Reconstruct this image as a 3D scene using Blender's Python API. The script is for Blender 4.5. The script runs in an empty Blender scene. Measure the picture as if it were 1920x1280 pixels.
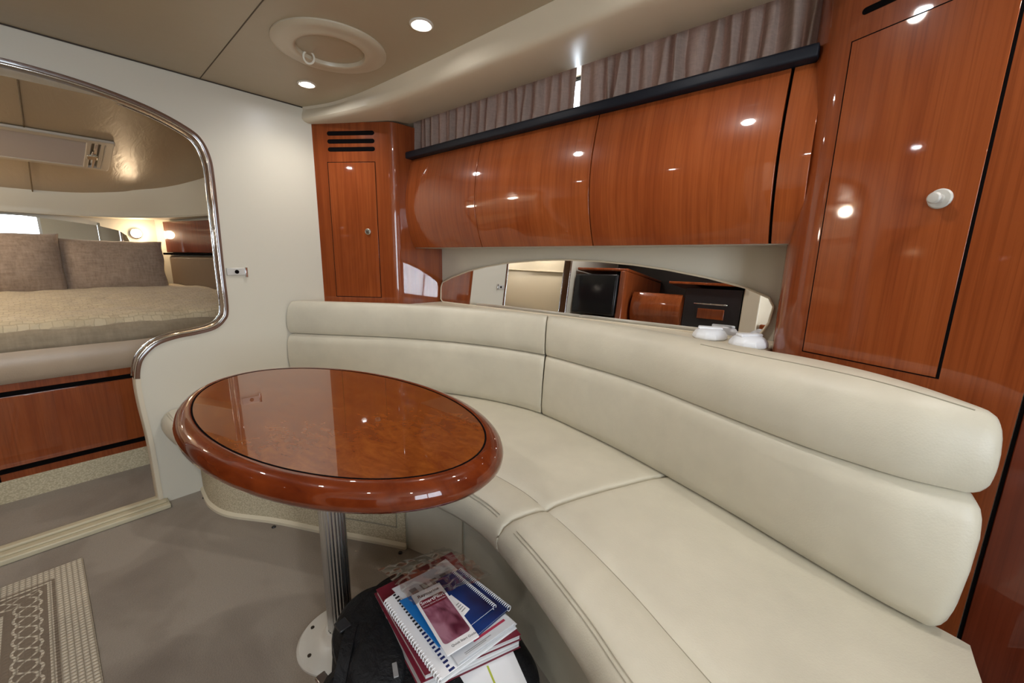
import bpy, math, random
from mathutils import Vector, Matrix, noise
random.seed(7)
D = bpy.data; SC = bpy.context.scene; COL = SC.collection
V = Vector

# ------------------------------------------------------------------ camera
cam_d = D.cameras.new('camera'); cam = D.objects.new('camera', cam_d); COL.objects.link(cam)
CAM_F, YAW, PITCH, ROLL, CAM_Z = 762.0, math.radians(40.7), math.radians(11.4), math.radians(0.9), 1.16
cam_d.sensor_width = 36; cam_d.lens = CAM_F / 1920 * 36; cam_d.clip_start = 0.02
_f = V((-math.sin(YAW)*math.cos(PITCH), math.cos(YAW)*math.cos(PITCH), -math.sin(PITCH)))
_r = _f.cross(V((0, 0, 1))).normalized(); _u = _r.cross(_f)
_c, _s = math.cos(ROLL), math.sin(ROLL)
_r, _u = _c*_r + _s*_u, -_s*_r + _c*_u
M = Matrix((_r, _u, -_f)).transposed().to_4x4(); M.translation = V((0, 0, CAM_Z))
cam.matrix_world = M; SC.camera = cam

# ------------------------------------------------------------------ world, exposure
SC.view_settings.view_transform = 'Standard'; SC.view_settings.look = 'None'
SC.view_settings.gamma = 1.0; SC.view_settings.use_curve_mapping = False
SC.view_settings.exposure = 0.0
W = D.worlds.new('World'); SC.world = W; W.use_nodes = True
bg = W.node_tree.nodes['Background']; bg.inputs[0].default_value = (0.80, 0.90, 1.0, 1); bg.inputs[1].default_value = 15.0
SPOT_W = 10.5; LENS_E = 260.0

def portal(name, loc, rot, sx, sy):
    l = D.lights.new(name, 'AREA'); l.shape = 'RECTANGLE'; l.size = sx; l.size_y = sy
    l.cycles.is_portal = True
    o = D.objects.new(name, l); o.location = loc; o.rotation_euler = rot; COL.objects.link(o)
portal('daylight_portal', (1.56, -0.40, 1.26), (0, math.radians(90), 0), 1.16, 1.06)   # the companionway
portal('daylight_portal', (-1.1, 1.63, 1.81), (math.radians(-90), 0, 0), 1.8, 0.24)     # the side window

# ------------------------------------------------------------------ materials
def sock(nt, a, ia, b, ib): nt.links.new(a.outputs[ia], b.inputs[ib])
def mat(name, col, rough=0.5, metal=0.0, coat=0.0, coat_r=0.05, spec=0.5, sheen=0.0):
    m = D.materials.new(name); m.use_nodes = True
    b = m.node_tree.nodes['Principled BSDF']
    b.inputs['Base Color'].default_value = (*col, 1); b.inputs['Roughness'].default_value = rough
    b.inputs['Metallic'].default_value = metal; b.inputs['Coat Weight'].default_value = coat
    b.inputs['Coat Roughness'].default_value = coat_r; b.inputs['Specular IOR Level'].default_value = spec
    b.inputs['Sheen Weight'].default_value = sheen
    return m
def nodes(m): return m.node_tree, m.node_tree.nodes, m.node_tree.nodes['Principled BSDF']
def coords(nt, scale=(1, 1, 1), kind='Object', rot=(0, 0, 0)):
    tc = nt.nodes.new('ShaderNodeTexCoord'); mp = nt.nodes.new('ShaderNodeMapping')
    mp.inputs['Scale'].default_value = scale; mp.inputs['Rotation'].default_value = rot
    sock(nt, tc, kind, mp, 0); return mp
def noise_n(nt, mp, scale=1.0, detail=4, rough=.5, dist=0.0):
    n = nt.nodes.new('ShaderNodeTexNoise'); n.inputs['Scale'].default_value = scale
    n.inputs['Detail'].default_value = detail; n.inputs['Roughness'].default_value = rough
    n.inputs['Distortion'].default_value = dist; sock(nt, mp, 0, n, 'Vector'); return n
def ramp(nt, n, out, stops):
    r = nt.nodes.new('ShaderNodeValToRGB'); cr = r.color_ramp
    while len(cr.elements) < len(stops): cr.elements.new(0.5)
    for e, (p, c) in zip(cr.elements, stops): e.position = p; e.color = (*c, 1)
    sock(nt, n, out, r, 0); return r
def mix(nt, a, b, fac, mode='MIX'):
    x = nt.nodes.new('ShaderNodeMix'); x.data_type = 'RGBA'; x.blend_type = mode
    for i, v in ((0, fac), (6, a), (7, b)):
        if isinstance(v, (int, float)): x.inputs[i].default_value = v
        elif isinstance(v, tuple) and not hasattr(v[0], 'outputs'): x.inputs[i].default_value = (*v, 1)
        else: nt.links.new(v[0].outputs[v[1]], x.inputs[i])
    return x
def bump(m, n, out, strength=.2, dist=.002):
    nt, ns, b = nodes(m); bp = nt.nodes.new('ShaderNodeBump')
    bp.inputs['Strength'].default_value = strength; bp.inputs['Distance'].default_value = dist
    sock(nt, n, out, bp, 'Height'); sock(nt, bp, 0, b, 'Normal')

def wood(name, dark, mid, light, seed=0.0, rough=.28, coat=1.0, coat_r=.04, ys=1.0):
    m = mat(name, mid, rough, coat=coat, coat_r=coat_r, spec=.08); nt, ns, b = nodes(m)
    mp = coords(nt, (7, 7*ys, .9)); mp.inputs['Location'].default_value = (seed, seed*1.7, seed*.3)
    broad = noise_n(nt, mp, 1.0, 4, .6, 1.3)
    mp2 = coords(nt, (150, 150*ys, 1.8)); fine = noise_n(nt, mp2, 1.0, 5, .65, .8)
    mp3 = coords(nt, (22, 22*ys, 1.1)); mp3.inputs['Location'].default_value = (seed*2, 0, seed)
    fig = nt.nodes.new('ShaderNodeTexWave'); fig.bands_direction = 'X'; fig.inputs['Scale'].default_value = .35
    fig.inputs['Distortion'].default_value = 5.0; fig.inputs['Detail'].default_value = 3; fig.inputs['Detail Scale'].default_value = .7
    sock(nt, mp3, 0, fig, 'Vector')
    r1 = ramp(nt, broad, 0, [(.20, dark), (.5, mid), (.82, light)])
    r2 = ramp(nt, fine, 0, [(.34, (.50, .42, .36)), (.54, (1, 1, 1))])
    r3 = ramp(nt, fig, 0, [(.0, (.78, .72, .68)), (.35, (1, 1, 1)), (1, (1.0, 1.0, 1.0))])
    x = mix(nt, (r1, 0), (r2, 0), .40, 'MULTIPLY'); y = mix(nt, (x, 2), (r3, 0), .28, 'MULTIPLY')
    nt.links.new(y.outputs[2], b.inputs['Base Color'])
    return m
cherry = wood('cherry_veneer', (.185, .037, .010), (.262, .060, .0155), (.345, .089, .024))
cherry2 = wood('cherry_veneer_door', (.195, .038, .010), (.275, .063, .016), (.36, .094, .025), 3.1)
cherry3 = wood('cherry_veneer_bright', (.22, .048, .012), (.31, .075, .019), (.40, .108, .030), 6.4)
cupboard1 = wood('cherry_cupboard', (.195, .038, .010), (.275, .063, .016), (.36, .094, .025), 1.3, ys=.02)
cupboard2 = wood('cherry_cupboard_bright', (.21, .043, .011), (.295, .070, .017), (.385, .102, .027), 4.7, ys=.02)
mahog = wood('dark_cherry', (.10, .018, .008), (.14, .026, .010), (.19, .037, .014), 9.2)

def leather(name, col, rough=.42):
    m = mat(name, col, rough, spec=.45); nt, ns, b = nodes(m)
    mp = coords(nt); v = nt.nodes.new('ShaderNodeTexVoronoi'); v.inputs['Scale'].default_value = 260
    sock(nt, mp, 0, v, 'Vector')
    n = noise_n(nt, mp, 5, 4, .6)
    r = ramp(nt, n, 0, [(.3, tuple(c*.92 for c in col)), (.7, tuple(min(1, c*1.05) for c in col))])
    sock(nt, r, 0, b, 'Base Color')
    n2 = noise_n(nt, mp, 22, 3, .5)
    mm = nt.nodes.new('ShaderNodeMath'); mm.operation = 'MULTIPLY_ADD'; mm.inputs[1].default_value = 3.0
    sock(nt, n2, 0, mm, 0); sock(nt, v, 0, mm, 2)
    bump(m, mm, 0, .12, .0016); return m
vinyl = leather('cream_vinyl', (.60, .555, .445))
vinyl_dk = leather('taupe_vinyl', (.20, .145, .10))
vinyl_band = leather('cream_band_vinyl', (.50, .385, .275), .35)
seam_m = mat('seam_thread', (.33, .295, .22), .8)

wallm = mat('white_laminate', (.64, .60, .50), .38); nt, ns, b = nodes(wallm)
n = noise_n(nt, coords(nt), 60, 3); bump(wallm, n, 0, .05, .001)
mouldm = mat('cream_moulding', (.66, .58, .44), .40)
whitepl = mat('white_plastic', (.78, .80, .84), .3)
ceilm = mat('beige_headliner', (.42, .355, .245), .42); nt, ns, b = nodes(ceilm)
n = noise_n(nt, coords(nt), 5, 3); bump(ceilm, n, 0, .25, .02)
fceilm = mat('forward_headliner', (.42, .32, .20), .30); nt, ns, b = nodes(fceilm)
n = noise_n(nt, coords(nt, (1, 4, 1)), 5, 3, .6, .8); bump(fceilm, n, 0, .10, .02)
whiteliner = mat('white_liner', (.52, .50, .43), .45)
black = mat('black_gap', (.006, .005, .005), .8, spec=.0)
navy = mat('black_rail', (.006, .008, .014), .5, spec=.3)
chrome = mat('polished_steel', (.82, .82, .80), .07, 1.0)
trimm = mat('polished_bronze_steel', (.66, .58, .50), .09, 1.0)
nickel = mat('satin_nickel', (.55, .53, .48), .28, 1.0)
alu = mat('brushed_aluminium', (.62, .62, .62), .25, 1.0)
mirror = mat('mirror_glass', (.92, .92, .92), .0, 1.0)
greyknob = mat('grey_plastic', (.52, .50, .46), .35)
darkplast = mat('dark_plastic', (.02, .02, .022), .25)
glassm = D.materials.new('window_glass'); glassm.use_nodes = True
nt = glassm.node_tree; nt.nodes.clear(); out = nt.nodes.new('ShaderNodeOutputMaterial')
tr = nt.nodes.new('ShaderNodeBsdfTransparent'); gl = nt.nodes.new('ShaderNodeBsdfGlossy'); gl.inputs['Roughness'].default_value = .02
mx = nt.nodes.new('ShaderNodeMixShader'); mx.inputs[0].default_value = .08
sock(nt, tr, 0, mx, 1); sock(nt, gl, 0, mx, 2); sock(nt, mx, 0, out, 0)
plastic = D.materials.new('clear_film'); plastic.use_nodes = True
nt = plastic.node_tree; nt.nodes.clear(); out = nt.nodes.new('ShaderNodeOutputMaterial')
tr = nt.nodes.new('ShaderNodeBsdfTransparent'); tr.inputs[0].default_value = (.78, .77, .76, 1)
gl = nt.nodes.new('ShaderNodeBsdfGlossy'); gl.inputs['Roughness'].default_value = .12
mx = nt.nodes.new('ShaderNodeMixShader'); mx.inputs[0].default_value = .26
sock(nt, tr, 0, mx, 1); sock(nt, gl, 0, mx, 2); sock(nt, mx, 0, out, 0)

carpet = mat('taupe_carpet', (.21, .175, .135), .95, sheen=.2); nt, ns, b = nodes(carpet)
n1 = noise_n(nt, coords(nt, (1, 1.8, 1), rot=(0, 0, .5)), 1.5, 3, .5, .9); n2 = noise_n(nt, coords(nt), 220, 2)
r1 = ramp(nt, n1, 0, [(.30, (.200, .160, .122)), (.46, (.245, .202, .157)), (.52, (.285, .238, .187)), (.75, (.30, .255, .203))])
r2 = ramp(nt, n2, 0, [(.3, (.88, .88, .88)), (.7, (1, 1, 1))])
x = mix(nt, (r1, 0), (r2, 0), 1.0, 'MULTIPLY'); nt.links.new(x.outputs[2], b.inputs['Base Color']); bump(carpet, n2, 0, .5, .003)
berber = mat('cream_berber', (.50, .43, .29), .95); nt, ns, b = nodes(berber)
v = nt.nodes.new('ShaderNodeTexVoronoi'); v.inputs['Scale'].default_value = 130; sock(nt, coords(nt, (1, 1, 1.5)), 0, v, 'Vector')
r = ramp(nt, v, 0, [(0, (.74, .66, .47)), (.7, (.48, .41, .27))]); sock(nt, r, 0, b, 'Base Color'); bump(berber, v, 0, -.8, .004)

# burl table top
burl = mat('burl_veneer', (.30, .09, .02), .25, coat=1, coat_r=.015, spec=.06); nt, ns, b = nodes(burl)
n1 = noise_n(nt, coords(nt, (1, 2.2, 1), rot=(0, 0, .35)), 13, 6, .6, 1.2); n2 = noise_n(nt, coords(nt), 60, 4, .6, .5)
r1 = ramp(nt, n1, 0, [(.28, (.14, .030, .006)), (.48, (.185, .046, .008)), (.66, (.225, .062, .010)), (.8, (.26, .080, .014))])
r2 = ramp(nt, n2, 0, [(.3, (.80, .75, .7)), (.6, (1, 1, 1))])
x = mix(nt, (r1, 0), (r2, 0), .7, 'MULTIPLY'); nt.links.new(x.outputs[2], b.inputs['Base Color'])
rimw = mat('cherry_rim', (.17, .030, .007), .25, coat=1, coat_r=.015, spec=.06); nt, ns, b = nodes(rimw)
n1 = noise_n(nt, coords(nt, (2, 6, 6)), 3, 4, .6, .5)
r1 = ramp(nt, n1, 0, [(.3, (.085, .012, .003)), (.7, (.17, .030, .006))]); sock(nt, r1, 0, b, 'Base Color')

def weave(name, c1, c2, scale, bs=.5):
    m = mat(name, c1, .9, sheen=.3); nt, ns, b = nodes(m)
    a = noise_n(nt, coords(nt, (scale*.2, scale*.2, scale)), 1, 3, .7); c = noise_n(nt, coords(nt, (scale, scale, scale*.2)), 1, 3, .7)
    x = mix(nt, (a, 0), (c, 0), .5); r = ramp(nt, x, 2, [(.35, c2), (.65, c1)]); sock(nt, r, 0, b, 'Base Color')
    bump(m, x, 2, bs, .003); return m
pillowm = weave('taupe_woven_linen', (.40, .31, .245), (.25, .185, .14), 90)
sheetm = weave('taupe_sheet', (.40, .32, .22), (.30, .24, .16), 60, .2)
curtm = weave('taupe_curtain', (.27, .21, .175), (.20, .155, .128), 160, .2)
nt, ns, b = nodes(curtm); b.inputs['Sheen Weight'].default_value = .0
tl_ = nt.nodes.new('ShaderNodeBsdfTranslucent'); tl_.inputs[0].default_value = (.30, .15, .11, 1); mx = nt.nodes.new('ShaderNodeMixShader'); mx.inputs[0].default_value = .045
sock(nt, b, 0, mx, 1); sock(nt, tl_, 0, mx, 2); nt.links.new(mx.outputs[0], nt.nodes['Material Output'].inputs[0])
quiltm = mat('cream_quilt', (.52, .43, .28), .85, sheen=.3); nt, ns, b = nodes(quiltm)
br = nt.nodes.new('ShaderNodeTexBrick'); br.inputs['Scale'].default_value = 1; br.inputs['Mortar Size'].default_value = .0025
br.inputs['Brick Width'].default_value = .036; br.inputs['Row Height'].default_value = .020; br.inputs['Mortar Smooth'].default_value = .6
br.inputs['Color1'].default_value = (.68, .58, .40, 1); br.inputs['Color2'].default_value = (.60, .50, .33, 1); br.inputs['Mortar'].default_value = (.50, .41, .27, 1)
mpq = coords(nt, (1, 1, 1), rot=(0, 0, math.radians(90))); nq = noise_n(nt, coords(nt), 14, 3)
va = nt.nodes.new('ShaderNodeVectorMath'); va.operation = 'MULTIPLY_ADD'; va.inputs[1].default_value = (.03, .03, 0)
sock(nt, nq, 'Color', va, 0); sock(nt, mpq, 0, va, 2); sock(nt, va, 0, br, 'Vector')
nt.links.new(br.outputs[0], b.inputs['Base Color']); bump(quiltm, nq, 0, .9, .018)

bagm = mat('black_nylon', (.007, .007, .008), .6, spec=.22); nt, ns, b = nodes(bagm)
n = noise_n(nt, coords(nt), 16, 5, .65, .4); bump(bagm, n, 0, .6, .02)
paper = mat('white_paper', (.86, .86, .88), .5); paper2 = mat('grey_white_paper', (.62, .63, .66), .55)
maroon = mat('maroon_cover', (.16, .010, .025), .35); pages = mat('page_edges', (.66, .66, .66), .7); nt, ns, b = nodes(pages)
n = noise_n(nt, coords(nt, (1, 1, 400)), 2, 2); r = ramp(nt, n, 0, [(.35, (.42, .42, .42)), (.6, (.72, .72, .72))]); sock(nt, r, 0, b, 'Base Color')
navyc = mat('navy_cover', (.006, .014, .075), .25); nt, ns, b = nodes(navyc)
n = noise_n(nt, coords(nt), 7, 2); r = ramp(nt, n, 0, [(.35, (.004, .008, .04)), (.65, (.008, .045, .22))]); sock(nt, r, 0, b, 'Base Color')
bluec = mat('light_blue_cover', (.01, .16, .48), .35); printk = mat('black_print', (.01, .01, .015), .6)
purple = mat('maroon_photo_print', (.22, .05, .09), .3); nt, ns, b = nodes(purple)
n = noise_n(nt, coords(nt, (9, 22, 1)), 1, 3, .5, .8); r = ramp(nt, n, 0, [(.36, (.09, .012, .03)), (.5, (.27, .09, .14)), (.62, (.42, .2, .27))]); sock(nt, r, 0, b, 'Base Color')
bluep = mat('navy_print', (.01, .02, .12), .5); redp = mat('crimson_print', (.4, .03, .07), .5); greyp = mat('grey_print', (.25, .25, .25), .5)

def emit(name, col, s):
    m = D.materials.new(name); m.use_nodes = True; nt = m.node_tree; nt.nodes.clear()
    o = nt.nodes.new('ShaderNodeOutputMaterial'); e = nt.nodes.new('ShaderNodeEmission')
    e.inputs[0].default_value = (*col, 1); e.inputs[1].default_value = s; sock(nt, e, 0, o, 0); return m
lensm = emit('lamp_lens', (.95, .96, 1.0), LENS_E)
sconcem = emit('warm_lamp', (1, .72, .42), 30)

# ------------------------------------------------------------------ geometry helpers
WL = {}
def thing(name, label, cat, loc=(0, 0, 0), group=None):
    o = D.objects.new(name, None); COL.objects.link(o); o.location = loc; o.empty_display_size = .05
    o['label'] = label; o['category'] = cat
    if group: o['group'] = group
    WL[o] = V(loc); return o
def tag(o, label, cat, group=None):
    o['label'] = label; o['category'] = cat
    if group: o['group'] = group
    return o
def obj(name, vf, m, parent=None, smooth=False, bevel=0, seg=2, label=None, struct=False, sub=0):
    """vf = (verts, faces) in world coordinates -> one mesh object"""
    vs, fs = vf; base = V((0, 0, 0))
    if parent is not None: base = WL[parent]
    me = D.meshes.new(name); me.from_pydata([tuple(V(p)-base) for p in vs], [], [tuple(f) for f in fs]); me.update()
    import bmesh
    bm = bmesh.new(); bm.from_mesh(me); bmesh.ops.remove_doubles(bm, verts=bm.verts, dist=1e-6)
    bmesh.ops.recalc_face_normals(bm, faces=bm.faces); bm.to_mesh(me); bm.free()
    me.materials.append(m); o = D.objects.new(name, me); COL.objects.link(o)
    if parent is not None: o.parent = parent
    WL[o] = base
    if smooth:
        for p in me.polygons: p.use_smooth = True
        if smooth == 'auto': me.set_sharp_from_angle(angle=math.radians(40))
    if bevel:
        bv = o.modifiers.new('bevel', 'BEVEL'); bv.width = bevel; bv.segments = seg; bv.limit_method = 'ANGLE'; bv.angle_limit = math.radians(35)
        for p in me.polygons: p.use_smooth = True
        me.set_sharp_from_angle(angle=math.radians(55))
    if sub:
        s = o.modifiers.new('sub', 'SUBSURF'); s.levels = sub; s.render_levels = sub
    if label: o['label'] = label
    if struct: o['kind'] = 'structure'
    return o
def box(x0, x1, y0, y1, z0, z1):
    v = [(x, y, z) for x in (x0, x1) for y in (y0, y1) for z in (z0, z1)]
    return v, [(0, 1, 3, 2), (4, 6, 7, 5), (0, 4, 5, 1), (2, 3, 7, 6), (0, 2, 6, 4), (1, 5, 7, 3)]
def join(*parts):
    V_, F_ = [], []
    for v, f in parts:
        k = len(V_); V_ += list(v); F_ += [tuple(i+k for i in q) for q in f]
    return V_, F_
def loft(rings, ring_closed=True, path_closed=False, caps=True):
    n = len(rings[0]); v = [p for r in rings for p in r]; f = []; m_ = len(rings)
    for i in range(m_ if path_closed else m_-1):
        a = i*n; b_ = ((i+1) % m_)*n
        for j in range(n if ring_closed else n-1):
            k = (j+1) % n; f.append((a+j, a+k, b_+k, b_+j))
    if caps and not path_closed and ring_closed:
        f.append(tuple(range(n))[::-1]); f.append(tuple((m_-1)*n+j for j in range(n)))
    return v, f
def prism(poly, axis, a, b_):
    """extrude a 2D polygon along an axis; poly coords are the two other axes in order"""
    def P(p, t): return {'x': (t, p[0], p[1]), 'y': (p[0], t, p[1]), 'z': (p[0], p[1], t)}[axis]
    n = len(poly); v = [P(p, a) for p in poly]+[P(p, b_) for p in poly]
    f = [tuple(range(n))[::-1], tuple(range(n, 2*n))]+[(i, (i+1) % n, n+(i+1) % n, n+i) for i in range(n)]
    return v, f
def cyl(c, r, h, n=32, axis=V((0, 0, 1)), r2=None):
    c = V(c); axis = V(axis).normalized(); q = axis.to_track_quat('Z', 'Y'); r2 = r if r2 is None else r2
    rings = [[c+axis*t+q @ V((rr*math.cos(2*math.pi*i/n), rr*math.sin(2*math.pi*i/n), 0)) for i in range(n)] for t, rr in ((0, r), (h, r2))]
    return loft(rings)
def lathe(c, prof, n=40, axis=V((0, 0, 1)), caps=False):
    c = V(c); axis = V(axis).normalized(); q = axis.to_track_quat('Z', 'Y')
    rings = [[c+axis*t+q @ V((max(r, 1e-4)*math.cos(2*math.pi*i/n), max(r, 1e-4)*math.sin(2*math.pi*i/n), 0)) for i in range(n)] for r, t in prof]
    return loft(rings, caps=caps)
def tube(pts, r, n=8, closed=False):
    pts = [V(p) for p in pts]; rings = []; N = len(pts); up = None
    for i, p in enumerate(pts):
        a = pts[(i-1) % N] if closed or i > 0 else p; b_ = pts[(i+1) % N] if closed or i < N-1 else p
        t = (b_-a).normalized()
        if up is None: up = t.orthogonal().normalized()
        up = (up-t*up.dot(t)).normalized(); s = t.cross(up)
        rings.append([p+r*(math.cos(2*math.pi*k/n)*up+math.sin(2*math.pi*k/n)*s) for k in range(n)])
    return loft(rings, path_closed=closed)
def cr(pts, n, closed=False):
    """Catmull-Rom through tuples of any length"""
    N = len(pts); out_ = []; segs = N if closed else N-1
    tot = n if closed else n-1
    for q in range(n):
        t = q*segs/tot; i = min(int(t), segs-1); u = t-i
        g = lambda k: pts[k % N] if closed else pts[max(0, min(N-1, k))]
        a, b_, c, d = g(i-1), g(i), g(i+1), g(i+2)
        out_.append(tuple(.5*((2*b_[j])+(c[j]-a[j])*u+(2*a[j]-5*b_[j]+4*c[j]-d[j])*u*u+(3*b_[j]-a[j]-3*c[j]+d[j])*u**3) for j in range(len(b_))))
    return out_
def frame2(p0, d, nrm):
    """local (s,t,w): along d, up, outward"""
    p0 = V((p0[0], p0[1], 0)); d = V((d[0], d[1], 0)).normalized(); nrm = V((nrm[0], nrm[1], 0)).normalized()
    return lambda s, z, w: p0+d*s+nrm*w+V((0, 0, z))
def pbox(F, s0, s1, z0, z1, w0, w1):
    v = [F(s, z, w) for s in (s0, s1) for z in (z0, z1) for w in (w0, w1)]
    return v, box(0, 1, 0, 1, 0, 1)[1]
def stadium(F, s0, s1, z, r, w0, w1, n=8):
    pts = [(s1-r+r*math.cos(a), z+r*math.sin(a)) for a in [math.pi*(i/n-.5) for i in range(n+1)]]
    pts += [(s0+r+r*math.cos(a), z+r*math.sin(a)) for a in [math.pi*(i/n+.5) for i in range(n+1)]]
    k = len(pts); v = [F(s, zz, w0) for s, zz in pts]+[F(s, zz, w1) for s, zz in pts]
    return v, [tuple(range(k)), tuple(range(k, 2*k))]+[(i, (i+1) % k, k+(i+1) % k, k+i) for i in range(k)]
def gapframe(F, s0, s1, z0, z1, g, w0, w1):
    return join(pbox(F, s0-g, s1+g, z0-g, z0, w0, w1), pbox(F, s0-g, s1+g, z1, z1+g, w0, w1),
                pbox(F, s0-g, s0, z0, z1, w0, w1), pbox(F, s1, s1+g, z0, z1, w0, w1))

# ================================================================== SETTING
X0, XA, YS, YW, ZC = -2.38, 1.45, -1.45, 1.65, 1.93
obj('floor', box(X0-.04, XA+.1, YS-.05, YW+.05, -.05, 0), carpet, struct=True)
# bulkhead with the arched opening
opening = [(.235, .0), (.235, .30), (.226, .49), (.226, .60), (.238, .675), (.262, .722), (.31, .765), (.38, .787), (.46, .797), (.53, .812), (.572, .845), (.592, .90), (.594, 1.1),
           (.598, 1.35), (.600, 1.52), (.595, 1.60), (.572, 1.665), (.53, 1.703), (.42, 1.751), (.28, 1.785), (.14, 1.803), (.0, 1.808), (-.14, 1.80), (-.27, 1.775), (-.36, 1.72), (-.40, 1.62), (-.40, 1.3), (-.40, .8), (-.40, .0)]
oc = cr(opening, 150)
wl = [(YS, 0)]+[(y, z) for y, z in reversed(oc)]+[(YW+.05, 0), (YW+.05, ZC+.04), (YS, ZC+.04)]
o = obj('wall_left', prism(wl, 'x', X0-.070, X0), wallm, struct=True)
# liner around the opening: a rounded strip wrapped over the panel edge
def liner(pts, proud, wid, m, name, xa, xb):
    P = [V((0, y, z)) for y, z in pts]; rings = []
    for i, p in enumerate(P):
        t = (P[min(i+1, len(P)-1)]-P[max(i-1, 0)]).normalized(); nn = V((0, -t.z, t.y))  # towards the opening
        ring = []
        for k in range(13):
            a = math.pi*k/12; cx = (xa+xb)/2; hx = (xb-xa)/2
            ring.append(V((cx+hx*math.cos(a), 0, 0))+p+nn*(proud*math.sin(a)**.6))
        ring += [V((xa, 0, 0))+p-nn*wid, V((xb, 0, 0))+p-nn*wid]
        rings.append(ring)
    return loft(rings)
i0 = min(range(150), key=lambda i: abs(oc[i][0]-.226)+abs(oc[i][1]-.62))
darktrim = mat('varnished_brown_edging', (.12, .055, .03), .2, coat=1, coat_r=.03)
o = obj('trim_1', liner(oc[i0:], .010, .010, trimm, '', X0-.080, X0+.005), darktrim, smooth='auto', struct=True)
o['label'] = 'varnished brown edging with chrome beads around the arched opening'
for xb_ in (X0+.004, X0-.078):
    pts = []
    for i in range(i0, 150):
        a_, b_ = V(oc[max(i-1, 0)]), V(oc[min(i+1, 149)]); t_ = (b_-a_).normalized(); p_ = V(oc[i])+V((-t_.y, t_.x))*.009
        pts.append((xb_, p_.x, p_.y))
    obj('chrome_bead', tube(pts, .0032, 8), chrome, o, smooth=True)
o = obj('trim_2', liner(oc[:i0+1], .010, .012, trimm, '', X0-.076, X0+.004), mouldm, smooth='auto', struct=True)
# threshold strip
o = obj('trim_3', join(box(X0-.06, X0+.075, -.42, .262, 0, .022), box(X0-.03, X0+.0, -.42, .25, .02, .034), box(X0+.02, X0+.05, -.42, .255, .02, .03)), mat('cream_sill', (.55, .49, .34), .45), bevel=.005, struct=True)

# ceiling
obj('ceiling', box(X0-.04, XA+.1, YS-.05, YW+.05, ZC, ZC+.04), ceilm, struct=True)
obj('trim_4', tube([(X0, .60, ZC), (-1.54, .575, ZC), (XA, .54, ZC)], .0022, 6), mat('headliner_seam', (.11, .085, .055), .8), struct=True)
def soffit(flip):
    st = [(-2.38, 1.035, 1.03), (-2.30, 1.068, 1.055), (-2.20, 1.10, 1.085), (-2.08, 1.12, 1.115), (-1.92, 1.134, 1.142), (-1.7, 1.14, 1.158), (-1.4, 1.142, 1.166), (-1.0, 1.14, 1.17), (0, 1.135, 1.17), (1.45, 1.13, 1.17)]
    rings = []
    for x, c, l in cr(st, 50):
        pr = [(c, ZC+.005), (c+.008, 1.918), (c*.3+l*.7+.004, 1.892), (l+.004, 1.872), (l+.016, 1.861), (l+.035, 1.857), (l+.08, 1.858), (1.447, 1.876), (1.455, 1.88), (1.455, ZC+.005)]
        rings.append([(x, (y if not flip else .10-y), z) for y, z in pr])
    return loft(rings)
obj('trim_5', soffit(False), mouldm, smooth='auto', struct=True)
obj('trim_6', soffit(True), mouldm, smooth='auto', struct=True)
obj('trim_7', tube([(X0+.003, y, ZC-.002) for y in (-1.2, 1.04)], .003, 6), mat('dark_seam', (.05, .04, .03), .8), struct=True)

# hull side wall with the window strip above the cupboards
obj('wall_back', join(box(X0-.04, XA+.1, YW, YW+.05, 0, 1.69), box(X0-.04, -2.0, YW, YW+.05, 1.69, ZC), box(-.2, XA+.1, YW, YW+.05, 1.69, ZC)), wallm, struct=True)
w1 = obj('window_1', join(box(-2.02, -.18, YW-.012, YW+.03, 1.685, 1.70), box(-2.02, -.18, YW-.012, YW+.03, 1.915, 1.93), box(-2.02, -2.0, YW-.012, YW+.03, 1.70, 1.915), box(-.20, -.18, YW-.012, YW+.03, 1.70, 1.915)), darkplast, struct=True)
obj('pane', box(-2.0, -.2, YW+.0, YW+.006, 1.70, 1.915), glassm, parent=w1)
# the far side and the aft wall (behind the camera, seen in the mirrors and the varnish)
obj('wall_front', box(X0-.04, XA+.1, YS-.05, YS, 0, ZC), wallm, struct=True)
obj('wall_right', join(box(XA, XA+.05, YS, -.95, 0, ZC), box(XA, XA+.05, .15, YW, 0, ZC), box(XA, XA+.05, -.95, .15, 0, .66), box(XA, XA+.05, -.95, .15, 1.84, ZC)), wallm, struct=True)
d1 = obj('door_1', join(box(XA+.0, XA+.03, -.95, -.92, .66, 1.84), box(XA, XA+.03, .12, .15, .66, 1.84), box(XA, XA+.03, -.92, .12, 1.80, 1.84), box(XA, XA+.03, -.92, .12, .66, .70), box(XA, XA+.03, -.42, -.39, .70, 1.80)), whitepl, struct=True)
obj('pane', box(XA+.01, XA+.016, -.92, .12, .70, 1.80), glassm, parent=d1)
# ledge behind the sofa
Tst = [(-2.37, .925, .920), (-2.10, 1.115, .920), (-1.80, 1.30, .920), (-1.5, 1.42, .918), (-1.13, 1.485, .917), (-.83, 1.485, .918), (-.58, 1.44, .919), (-.37, 1.375, .921), (-.2, 1.325, .923), (-.08, 1.285, .925), (.03, 1.225, .924), (.115, 1.175, .917), (.190, 1.138, .902)]
ledge = [(x, y-.03) for x, y, z in cr(Tst, 60) if x < -.2]+[(-.2, YW-.001), (-2.37, YW-.001)]
obj('trim_8', prism(ledge, 'z', .855, .896), mouldm, bevel=.006, struct=True)

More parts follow.
